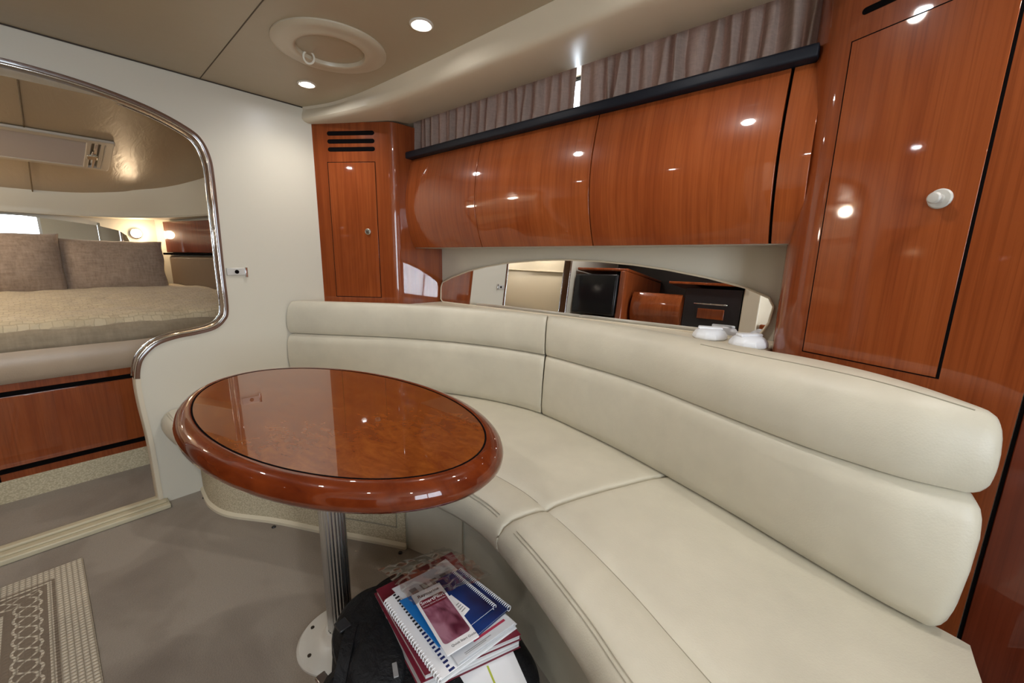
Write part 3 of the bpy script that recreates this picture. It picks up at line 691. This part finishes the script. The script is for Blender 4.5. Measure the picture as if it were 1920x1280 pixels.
# back rest
Mst = [(-2.372, .866), (-2.085, 1.053), (-1.804, 1.228), (-1.484, 1.362), (-1.104, 1.434), (-.80, 1.392), (-.549, 1.325), (-.345, 1.235), (-.19, 1.165), (-.061, 1.112), (.034, 1.085), (.115, 1.072), (.202, 1.082)]
J2 = [(-2.372, .87), (-2.10, 1.06), (-1.80, 1.245), (-1.48, 1.385), (-1.125, 1.450), (-.81, 1.398), (-.56, 1.330), (-.36, 1.260), (-.20, 1.20), (-.08, 1.150), (.03, 1.105), (.12, 1.072), (.190, 1.055)]
BK = [m_+j_+t_ for m_, j_, t_ in zip(Mst, J2, Tst)]
BKS = cr(BK, 121)   # 12 spans, 10 per span
def back_lower(q):
    m_, j_, t_ = V(q[0:2]), V(q[2:4]), V(q[4:6]); n_ = (t_-m_)
    n_ = n_.normalized() if n_.length > .03 else V((0, 1))
    def P(b, o, z): p = b+n_*o; return (p.x, p.y, z)
    mid = m_*.5+j_*.5
    return [P(j_, .03, .445), P(j_, .002, .462), P(j_, -.012, .50), P(mid, -.020, .60), P(m_, -.016, .69), P(m_, -.008, .722), P(m_, .006, .738), P(m_, .03, .744), P(m_, .10, .744), P(j_, .10, .445)]
def back_roll(q):
    m_, j_, t_ = V(q[0:2]), V(q[2:4]), V(q[4:6]); zt = q[6]; n_ = (t_-m_)
    n_ = n_.normalized() if n_.length > .03 else V((0, 1)); L = (t_-m_).length
    def P(o, z): p = m_+n_*o; return (p.x, p.y, z)
    h = zt-.74
    w = max(L, .05)
    return [P(.03, .742), P(.006, .744), P(-.004, .757), P(-.009, .78), P(-.010, .80), P(-.008, .74+h*.55), P(w*.10-.004, .74+h*.78), P(w*.22, .74+h*.90), P(w*.38, zt-.008), P(w*.42, zt-.0055), P(w*.60, zt-.001), P(w*.85, zt), P(w+.008, zt-.006), P(w+.022, zt-.022), P(w+.026, zt-.06), P(w+.022, .742)]
def back_piece(fn, a, b_, name, parent, label, endr=False):
    R_ = [fn(q) for q in BKS[a:b_+1]]
    def ex(r0, r1, ks):
        p0, p1 = V(r0[4]), V(r1[4]); dx = (p0-p1); dx.z = 0; dx.normalize(); c = V((sum(p[0] for p in r0)/len(r0), sum(p[1] for p in r0)/len(r0), sum(p[2] for p in r0)/len(r0)))
        return [[tuple(c+(V(p)-c)*k+dx*w) for p in r0] for k, w in ks]
    ks = ((.988, -.007), (.96, -.004), (.89, -.003)) if not endr else ((.975, .005), (.925, .014), (.84, .021), (.70, .025))
    tail = ex(R_[-1], R_[-3], ks)
    head = list(reversed(ex(R_[0], R_[2], ((.988, -.007), (.96, -.004), (.89, -.003)) if a else ((.985, -.006), (.93, -.004)))))
    return obj(name, loft(head+R_[1:-1]+tail), vinyl, parent, smooth='auto', label=label)
SPL = 42
b1 = back_piece(back_lower, 0, SPL, 'backrest', sofa, 'far backrest panel beside the bulkhead')
b2 = back_piece(back_lower, SPL, 120, 'backrest', sofa, 'long near backrest panel', True)
back_piece(back_roll, 0, SPL, 'head_roll', b1, None); hr2 = back_piece(back_roll, SPL, 120, 'head_roll', b2, None, True)
pts = []
for q in BKS[70:119]:
    r_ = back_roll(q); pts.append(r_[9])
obj('stitching', tube([(p[0], p[1], p[2]+.0006) for p in pts], .0012, 5), seam_m, b2)

# ================================================================== TABLE
tc_ = V((-1.108, .492)); TA, TB, TZ, TR = .534, .283, .745, math.radians(4.57)
tb = thing('oval_table', 'oval glossy burl-topped cherry pedestal table in front of the sofa', 'table', (-1.08, .465, 0))
def ell(a, b_, z, n=96):
    return [(tc_.x+a*math.cos(t)*math.cos(TR)-b_*math.sin(t)*math.sin(TR), tc_.y+a*math.cos(t)*math.sin(TR)+b_*math.sin(t)*math.cos(TR), z) for t in [2*math.pi*i/n for i in range(n)]]
top = obj('tabletop', loft([ell(TA-.004, TB-.004, TZ), ell(TA-.004, TB-.004, TZ-.04)]), burl, tb)
for p in top.data.polygons: p.use_smooth = False
obj('inlay_line', loft([ell(TA-.0035, TB-.0035, TZ-.001), ell(TA-.0035, TB-.0035, TZ+.0007), ell(TA+.0005, TB+.0005, TZ+.0007), ell(TA+.0005, TB+.0005, TZ-.001)], path_closed=True, caps=False), black, tb)
prof = [(0, .0), (.005, .0012), (.016, .0), (.027, -.005), (.037, -.015), (.0425, -.029), (.041, -.042), (.033, -.052), (.018, -.057), (-.06, -.058), (-.06, -.03), (0, -.02)]
obj('rim', loft([ell(TA+a, TB+a, TZ+z) for a, z in prof], path_closed=True, caps=False), rimw, tb, smooth='auto')
obj('underside', loft([ell(TA-.05, TB-.05, TZ-.055), ell(TA-.05, TB-.05, TZ-.041)]), mahog, tb)
pc = V((-1.08, .465, 0)); nf = 192
rings = []
for z in (.01, .69):
    rings.append([(pc.x+(.0350+.0011*math.cos(2*math.pi*i*24/nf))*math.cos(2*math.pi*i/nf), pc.y+(.0350+.0011*math.cos(2*math.pi*i*24/nf))*math.sin(2*math.pi*i/nf), z) for i in range(nf)])
obj('pole', loft(rings), alu, tb)
obj('collar', lathe(pc, [(.05, .66), (.055, .663), (.055, .690), (.036, .692), (.036, .66)], 40), alu, tb, smooth='auto')
fl = obj('floor_plate', lathe(pc, [(.125, 0), (.125, .006), (.118, .014), (.09, .018), (.06, .021), (.048, .030), (.042, .045), (.036, .046)], 64), mat('cream_metal', (.62, .60, .54), .3), tb, smooth='auto')
for k in range(6):
    a = .55+k*math.pi/3
    obj('screw', cyl(pc+V((.098*math.cos(a), .098*math.sin(a), .0165)), .0055, .0025, 12), mat('dark_screw', (.08, .07, .06), .4, 1.0) if k == 0 else D.materials['dark_screw'], fl)

# ================================================================== RUG
rugm = mat('knotted_rug', (.5, .43, .33), .95); nt, ns, b = nodes(rugm)
tcn = nt.nodes.new('ShaderNodeTexCoord'); sp = nt.nodes.new('ShaderNodeSeparateXYZ'); sock(nt, tcn, 'Object', sp, 0)
def mth(op, a, b2=None, c=None):
    m_ = nt.nodes.new('ShaderNodeMath'); m_.operation = op
    for i, v in enumerate((a, b2, c)):
        if v is None: continue
        if isinstance(v, (int, float)): m_.inputs[i].default_value = v
        else: nt.links.new(v, m_.inputs[i])
    return m_.outputs[0]
RX0, RX1, RY0, RY1 = -2.14, -.55, -.60, -.035
hx, hyy = (RX1-RX0)/2, (RY1-RY0)/2
ax = mth('ABSOLUTE', sp.outputs[0]); ay = mth('ABSOLUTE', sp.outputs[1])
dx = mth('SUBTRACT', hx, ax); dy = mth('SUBTRACT', hyy, ay); d = mth('MINIMUM', dx, dy)
onx = mth('LESS_THAN', dx, dy)
along = mth('ADD', mth('MULTIPLY', onx, sp.outputs[1]), mth('MULTIPLY', mth('SUBTRACT', 1.0, onx), sp.outputs[0]))
# chain band between d=.085 and .165
w_ = mth('MULTIPLY', mth('SINE', mth('MULTIPLY', along, 2*math.pi/.11)), .022)
e = mth('ABSOLUTE', mth('SUBTRACT', mth('ABSOLUTE', mth('SUBTRACT', d, .137)), mth('ABSOLUTE', w_)))
w2 = mth('MULTIPLY', mth('ABSOLUTE', mth('COSINE', mth('MULTIPLY', along, 2*math.pi/.11))), .012)
e2 = mth('ABSOLUTE', mth('SUBTRACT', mth('ABSOLUTE', mth('SUBTRACT', d, .137)), mth('ADD', w2, .018)))
line = mth('MAXIMUM', mth('LESS_THAN', e, .0042), mth('LESS_THAN', e2, .0035))
inband = mth('MULTIPLY', mth('GREATER_THAN', d, .093), mth('LESS_THAN', d, .188))
stripe = mth('MAXIMUM', mth('LESS_THAN', mth('ABSOLUTE', mth('SUBTRACT', d, .087)), .005), mth('LESS_THAN', mth('ABSOLUTE', mth('SUBTRACT', d, .195)), .006))
light = mth('MAXIMUM', mth('SUBTRACT', 1.0, mth('MULTIPLY', mth('SUBTRACT', 1.0, line), inband)), stripe)
darkl = mth('MAXIMUM', mth('LESS_THAN', mth('ABSOLUTE', mth('SUBTRACT', d, .078)), .004), mth('LESS_THAN', mth('ABSOLUTE', mth('SUBTRACT', d, .208)), .007))
kx = mth('ABSOLUTE', mth('SINE', mth('MULTIPLY', sp.outputs[0], math.pi/.014))); ky = mth('ABSOLUTE', mth('SINE', mth('MULTIPLY', sp.outputs[1], math.pi/.014)))
knot = mth('POWER', mth('MULTIPLY', kx, ky), .5)
base_l = mix(nt, (.30, .25, .18), (.62, .55, .43), 0.0); nt.links.new(knot, base_l.inputs[0])
m1 = mix(nt, (.20, .155, .11), (0, 0, 0), 0.0); nt.links.new(base_l.outputs[2], m1.inputs[7]); nt.links.new(mth('MULTIPLY', light, mth('SUBTRACT', 1.0, darkl)), m1.inputs[0])
nt.links.new(m1.outputs[2], b.inputs['Base Color'])
bp = nt.nodes.new('ShaderNodeBump'); bp.inputs['Strength'].default_value = .7; bp.inputs['Distance'].default_value = .004
nt.links.new(mth('MULTIPLY', knot, mth('ADD', light, .4)), bp.inputs['Height']); sock(nt, bp, 0, b, 'Normal')
me_v, me_f = box(-hx, hx, -hyy, hyy, 0, .008)
o = obj('area_rug', (me_v, me_f), rugm, bevel=.003); o.location = ((RX0+RX1)/2, (RY0+RY1)/2, 0)
tag(o, 'cream and brown rug with a chain-pattern border on the taupe carpet', 'rug')
# small dark deck snaps in the carpet
for i, (x, y) in enumerate([(-1.805, .525), (-1.262, .80), (-2.29, .385)]):
    o = obj('carpet_snap', lathe((x, y, 0), [(0, .005), (.006, .005), (.009, .002), (.009, 0)], 16), darkplast, smooth='auto')
    tag(o, ['dark carpet snap on the floor left of the table pole', 'dark carpet snap on the floor right of the table pole', 'dark carpet snap by the foot of the bulkhead'][i], 'snap', 'carpet snaps along the sofa base')

# ================================================================== BACKPACK
bpk = thing('backpack', 'black nylon backpack on the floor under a pile of manuals', 'bag', (-.73, .50, 0))
bagout = [(-.985, .50), (-.955, .405), (-.87, .335), (-.74, .305), (-.60, .33), (-.50, .42), (-.435, .55), (-.44, .655), (-.50, .705), (-.62, .725), (-.80, .72), (-.93, .66), (-.985, .585)]
bo = cr(bagout, 72, True); bc = V((-.71, .51))
rings = []
for z, k in ((0, .84), (.012, .88), (.05, .97), (.10, 1.0), (.15, .97), (.185, .93), (.205, .86), (.215, .74), (.218, .5), (.218, .2)):
    ring = []
    for i, (x, y) in enumerate(bo):
        p = bc+(V((x, y))-bc)*(k+.055*noise.noise(V((x*11, y*11, z*18)))*(1 if z > 0 else .2))
        ring.append((p.x, p.y, z+.012*noise.noise(V((x*12, y*12, 3)))*min(1, z*12)))
    rings.append(ring)
obj('bag_body', loft(rings), bagm, bpk, smooth=True)
fp = [(-.975, .50), (-.965, .43), (-.90, .365), (-.80, .335), (-.70, .335), (-.67, .42), (-.78, .50), (-.87, .60), (-.93, .59)]
fo = cr(fp, 48, True); fc = V((-.83, .46))
rings = [[(fc.x+(x-fc.x)*k, fc.y+(y-fc.y)*k, z+.008*noise.noise(V((x*16, y*16, z)))) for x, y in fo] for k, z in ((1.0, .150), (1.03, .19), (.98, .215), (.85, .232), (.5, .240), (.1, .242))]
obj('front_pocket', loft(rings), bagm, bpk, smooth=True)
obj('zip', tube([(fc.x+(x-fc.x)*.99, fc.y+(y-fc.y)*.99, .207) for x, y in fo], .004, 6, True), darkplast, bpk, smooth=True)
def strap(pts, w, name, m_=None, lab=None):
    P_ = [V(p) for p in cr(pts, 30)]; rings = []
    for i, p in enumerate(P_):
        t = (P_[min(i+1, 29)]-P_[max(i-1, 0)]).normalized(); s = t.cross(V((0, 0, 1))).normalized(); u_ = s.cross(t)
        rings.append([p+s*w/2-u_*.003, p+s*w/2+u_*.003, p-s*w/2+u_*.003, p-s*w/2-u_*.003])
    return obj(name, loft(rings), m_ or bagm, bpk, smooth='auto', label=lab)
strap([(-.93, .60, .20), (-1.0, .56, .16), (-1.01, .49, .09), (-.985, .42, .015), (-.93, .36, .012)], .035, 'shoulder_strap')
strap([(-.80, .335, .22), (-.85, .30, .15), (-.90, .29, .08), (-.92, .30, .02), (-.89, .27, .01)], .03, 'shoulder_strap')
strap([(-.945, .60, .215), (-.93, .52, .232), (-.885, .42, .236), (-.80, .345, .235), (-.77, .312, .18), (-.765, .305, .06)], .028, 'compression_strap')
obj('strap_adjuster', join(box(-.905, -.870, .372, .402, .236, .243)), darkplast, bpk, bevel=.002)
strap([(-.46, .60, .19), (-.43, .55, .20), (-.44, .48, .18), (-.49, .42, .17)], .03, 'carry_handle')
obj('buckle', join(box(-.865, -.835, .300, .325, .165, .175)), nickel, bpk, bevel=.003)
tagp = obj('logo_patch', (lambda F_: ([F_(s, z, w) for s in (0, .036) for z in (0, .011) for w in (0, .003)], box(0, 1, 0, 1, 0, 1)[1]))(lambda s, z, w: V((-.705, .412, .2400))+V((.045, -.022, 0)).normalized()*s+V((.022, .045, 0)).normalized()*z+V((0, 0, w))), mat('grey_patch', (.25, .25, .25), .4), bpk, bevel=.001)

# ================================================================== MANUALS
def book(name, c, z, th, m_cover, label, cat='book', m_pages=None, cov=.0015, bevel=.0008):
    """c = four corners (xy): 0-1 spine side ... ; stacked at height z"""
    x = sum(p[0] for p in c)/4; y = sum(p[1] for p in c)/4
    t = thing(name, label, cat, (x, y, z))
    ctr = V((x, y))
    def quad(k, za, zb, inset=0.0):
        pts = [ctr+(V(p)-ctr)*(1-inset) for p in c]
        return [(p.x, p.y, za) for p in pts]+[(p.x, p.y, zb) for p in pts], [(0, 1, 2, 3), (4, 5, 6, 7), (0, 1, 5, 4), (1, 2, 6, 5), (2, 3, 7, 6), (3, 0, 4, 7)]
    if m_pages:
        obj('pages', quad(1, z+cov, z+th-cov, .02), m_pages, t)
        obj('cover', quad(1, z+th-cov, z+th), m_cover, t, bevel=bevel)
        obj('back_cover', quad(1, z, z+cov), m_cover, t)
    else:
        obj('sheet', quad(1, z, z+th), m_cover, t, bevel=bevel)
    return t
def spiral(t, a, b_, z, n, r, m_, name='spiral_binding', w=.0009):
    a, b_ = V((*a, z)), V((*b_, z)); d = (b_-a).normalized(); s = d.cross(V((0, 0, 1)))
    parts = []
    for i in range(n):
        p = a+(b_-a)*(i+.5)/n
        parts.append(tube([p+s*r*math.cos(q)+V((0, 0, r*math.sin(q)))+d*.0006*q for q in [2*math.pi*k/10 for k in range(10)]], w, 5, True))
    return obj(name, join(*parts), m_, t)
def onquad(c, u, v):
    c = [V(p) for p in c]; return (c[0]*(1-u)+c[1]*u)*(1-v)+(c[3]*(1-u)+c[2]*u)*v
def decal(t, c, u0, u1, v0, v1, z, m_, name='print', rnd=0):
    pts = [onquad(c, u, v) for u, v in ((u0, v0), (u1, v0), (u1, v1), (u0, v1))]
    if rnd:
        P4 = pts; out_ = []
        for i in range(4):
            p, a, b_ = P4[i], P4[i-1], P4[(i+1) % 4]; d0 = (a-p).normalized(); d1 = (b_-p).normalized()
            for k in range(6):
                q = k/5; out_.append((p+d0*rnd)*(1-q)**2+p*2*q*(1-q)+(p+d1*rnd)*q*q)
        pts = out_
    return obj(name, ([(p.x, p.y, z) for p in pts], [tuple(range(len(pts)))]), m_, t)
def text(t, s, c, u, v, size, z, m_, along='u', bold=0.0):
    cu = D.curves.new('t', 'FONT'); cu.body = s; cu.size = size; cu.align_x = 'CENTER'; cu.align_y = 'CENTER'; cu.offset = bold; cu.resolution_u = 3
    to = D.objects.new('t', cu); COL.objects.link(to)
    dg = bpy.context.evaluated_depsgraph_get(); me = D.meshes.new_from_object(to.evaluated_get(dg)); D.objects.remove(to)
    C_ = [V(p) for p in c]; ux = ((C_[1]-C_[0]) if along == 'u' else (C_[3]-C_[0])).normalized(); p = onquad(c, u, v)
    if along == 'u-': ux = (C_[0]-C_[1]).normalized()
    uy = V((-ux.y, ux.x)); base = WL[t]
    for vtx in me.vertices:
        q = p+ux*vtx.co.x+uy*vtx.co.y; vtx.co = V((q.x, q.y, z))-base
    me.materials.clear(); me.materials.append(m_); o = D.objects.new('lettering', me); COL.objects.link(o); o.parent = t; WL[o] = base
    o['label'] = 'printed words ' + s; return o

# corners in order: left-near-left ... as seen: TL, TR, BR, BL (x,y)
c1 = [(-.908, .488), (-.875, .735), (-.52, .655), (-.612, .426)]
t1 = book('ring_binder', c1, .220, .030, maroon, 'thick maroon binder at the bottom of the pile on the backpack', m_pages=pages)
c2 = [(-.900, .490), (-.858, .725), (-.515, .650), (-.609, .434)]
t2 = book('manual', c2, .2505, .016, maroon, 'maroon-covered manual just above the bottom binder of the pile', m_pages=pages)
c3 = [(-.838, .478), (-.835, .683), (-.533, .655), (-.566, .442)]
t3 = book('comb_bound_manual', c3, .267, .014, paper, 'white comb-bound manual with black binding teeth along its left edge', m_pages=pages)
c3e = (c3[0], c3[3])
parts = []
for i in range(30):
    p = onquad(c3, .012, (i+.5)/30); d_ = (V(c3[3])-V(c3[0])).normalized(); s_ = V((-d_.y, d_.x))
    parts.append(tube([V((p.x, p.y, .2745))+V((s_.x, s_.y, 0))*.009*math.cos(q)*.65+V((0, 0, .0065*math.sin(q))) for q in [2*math.pi*k/10 for k in range(10)]], .0016, 6, True))
obj('comb_binding', join(*parts), paper, t3)
for i in range(24):
    v0 = (i+.25)/24; decal(t3, c3, .115, .15+.03*math.sin(i*1.3)**2, v0, v0+.022, .2812, bluep if i > 12 else printk, 'tooth_mark')
c4 = [(-.815, .528), (-.800, .66), (-.532, .648), (-.560, .486)]
t4 = book('stapled_booklet', c4, .2813, .009, paper2, 'white booklet with a crimson stripe under the navy notebooks', m_pages=pages)
decal(t4, c4, .35, .92, .90, .925, .2906, redp, 'stripe'); decal(t4, c4, .15, .6, .955, .962, .2906, greyp, 'print'); decal(t4, c4, .15, .5, .970, .976, .2906, greyp, 'print')
c5 = [(-.845, .505), (-.815, .655), (-.70, .64), (-.735, .505)]
t5 = book('index_sheet', c5, .2908, .002, paper2, 'pale sheet with grey squares at the far end of the pile', 'paper')
for k in range(4): decal(t5, c5, .18+.2*k, .30+.2*k, .30, .52, .2931, greyp, 'grey_square')
c6 = [(-.795, .495), (-.780, .545), (-.622, .525), (-.618, .481)]
t6 = book('booklet', c6, .2912, .0035, bluec, 'light blue booklet left of the small maroon guide', m_pages=None)
text(t6, 'O', c6, .3, .83, .016, .2950, paper, 'v')
c7 = [(-.760, .655), (-.572, .665), (-.567, .560), (-.765, .596)]
t7 = book('spiral_notebook', [(-.768, .600), (-.758, .668), (-.566, .664), (-.572, .556)], .2932, .006, navyc, 'larger navy spiral notebook, lower of the two', m_pages=pages)
spiral(t7, (-.758, .668), (-.566, .664), .2965, 34, .006, whitepl)
t8 = book('spiral_notebook', [(-.770, .590), (-.760, .645), (-.592, .638), (-.598, .562)], .2993, .006, navyc, 'smaller navy spiral notebook lying on the larger one', m_pages=paper)
spiral(t8, (-.760, .645), (-.592, .638), .3025, 30, .0055, whitepl)
t9 = book('label_card', [(-.700, .565), (-.700, .588), (-.632, .590), (-.628, .566)], .3055, .0015, paper, 'small white label card half under the maroon guide', 'card')
for i in range(4): decal(t9, [(-.700, .565), (-.700, .588), (-.632, .590), (-.628, .566)], .2, .8, .48+.11*i, .52+.11*i, .3071, greyp, 'print')
c10 = [(-.771, .515), (-.752, .591), (-.559, .551), (-.577, .471)]
t10 = book('quick_start_guide', c10, .3072, .0035, paper, 'small maroon and white quick start guide on top of the pile', 'booklet')
zt = .3111
decal(t10, c10, .075, .925, .155, .875, zt, purple, 'photo_print', .010)
decal(t10, c10, .075, .925, .155, .30, zt+.0002, maroon, 'title_band', .010)
text(t10, 'Raymarine', c10, .50, .085, .0135, zt+.0005, printk, 'u', .0002)
text(t10, 'SmartPilot', c10, .50, .205, .0150, zt+.0006, paper, 'u', .0002)
text(t10, 'Surface Drive Controller', c10, .50, .262, .0062, zt+.0006, paper, 'u')
text(t10, 'Quick Start Guide', c10, .60, .935, .0085, zt+.0005, printk, 'u')
# loose white papers standing out of the bag at the lower right
c11 = [(-.60, .50), (-.535, .640), (-.455, .600), (-.52, .47)]
t11 = book('loose_paper', c11, .2165, .003, paper, 'white loose sheet sticking out of the backpack below the pile', 'paper')
decal(t11, c11, .52, .55, .2, .95, .2200, mat('yellow_green_print', (.45, .5, .05), .5), 'print')
# crinkled clear plastic sleeve
def film(u, v):
    c = [V(p) for p in [(-.93, .515), (-.86, .70), (-.66, .70), (-.74, .50)]]
    p = (c[0]*(1-v)+c[1]*v)*(1-u)+(c[3]*(1-v)+c[2]*v)*u
    k = noise.noise(V((p.x*22, p.y*22, 0)))+.6*noise.noise(V((p.x*60, p.y*45, 4)))
    z = .3135+.008*max(k, -.2)+.006*abs(noise.noise(V((p.x*35, p.y*12, 8)))); z += -.05*max(0, .35-u)*1.0
    return (p.x, p.y+.006*noise.noise(V((u*9, v*9, 1))), z)
o = obj('plastic_sleeve', surf(film, 60, 60), plastic, smooth=True); tag(o, 'crinkled clear plastic sleeve over the far end of the manuals', 'bag')

# ================================================================== GALLEY SIDE (seen only in the mirrors)
gy = -.62
gc = thing('galley_cabinet', 'cherry galley cabinet with curved door, seen in the sofa mirror', 'cabinet', (-1.5, gy, 0))
obj('body', box(-1.76, -1.26, -1.43, gy-.03, 0, 1.20), cherry, gc)
rings = [[(x, gy-.02+.05*math.sin(math.pi*(z-.92)/.30)**.8 if .92 < z < 1.22 else gy-.02, z) for z in [.92+.30*i/14 for i in range(15)]]+[(x, gy-.03, z) for z in [1.22-.30*i/14 for i in range(15)]] for x in (-1.75, -1.27)]
obj('door', loft(rings), cherry3, gc, smooth='auto')
tv = thing('television', 'black flat television seen in the sofa mirror beside the bulkhead', 'television', (-2.12, -.52, .95))
TF_ = frame2((-2.36, -.50), (.50, .06), (-.06, .50))
obj('screen', pbox(TF_, 0, .50, .97, 1.345, 0, .006), mat('tv_screen', (.015, .018, .022), .08), tv, bevel=.004)
obj('shell', pbox(TF_, -.006, .512, .95, 1.36, -.04, -.001), darkplast, tv, bevel=.01)
ts = thing('tv_cabinet', 'cherry cabinet side around the television, seen in the mirror', 'cabinet', (-2.1, -.8, 0))
obj('body', box(-2.36, -1.80, -1.43, -.66, 0, .94), cherry, ts, bevel=.04, seg=4)
obj('side_panel', box(-1.84, -1.78, -1.40, -.46, 0, 1.40), cherry2, ts, bevel=.01)
obj('top_panel', box(-2.36, -1.78, -1.40, -.50, 1.40, 1.43), cherry2, ts, bevel=.01)
ov = thing('galley_niche', 'dark galley niche with steel rail, seen in the sofa mirror', 'oven', (-1.0, -.7, 0))
obj('body', box(-1.25, -.78, -1.43, gy-.01, 0, 1.29), darkplast, ov, bevel=.004)
obj('rail', tube([(-1.15, gy, 1.15), (-1.15, gy+.03, 1.15), (-.88, gy+.03, 1.15), (-.88, gy, 1.15)], .008, 8), chrome, ov, smooth=True)
obj('drawer_front', box(-1.12, -.90, gy-.01, gy+.004, 1.02, 1.11), cherry, ov, bevel=.003)
sh = obj('galley_shelf', box(-1.40, -.78, -1.43, gy+.03, 1.315, 1.337), cherry2, bevel=.004); tag(sh, 'thin cherry shelf over the dark galley niche, seen in the mirror', 'shelf')
gp = obj('galley_post', box(-.77, -.64, -1.44, gy, 0, 1.86), mouldm, bevel=.01); tag(gp, 'cream post beside the dark galley niche, seen in the mirror', 'post')
bs = obj('galley_backsplash', box(-2.36, -.78, -1.449, -1.435, 1.0, 1.86), mat('dark_backsplash', (.035, .028, .022), .3)); tag(bs, 'dark panel on the wall behind the galley, seen in the mirror', 'panel')
ac = obj('aft_galley_cabinet', box(-.62, -.05, -1.44, gy, 0, 1.02), cherry, bevel=.01); tag(ac, 'cherry counter unit beside the cream galley post', 'cabinet')
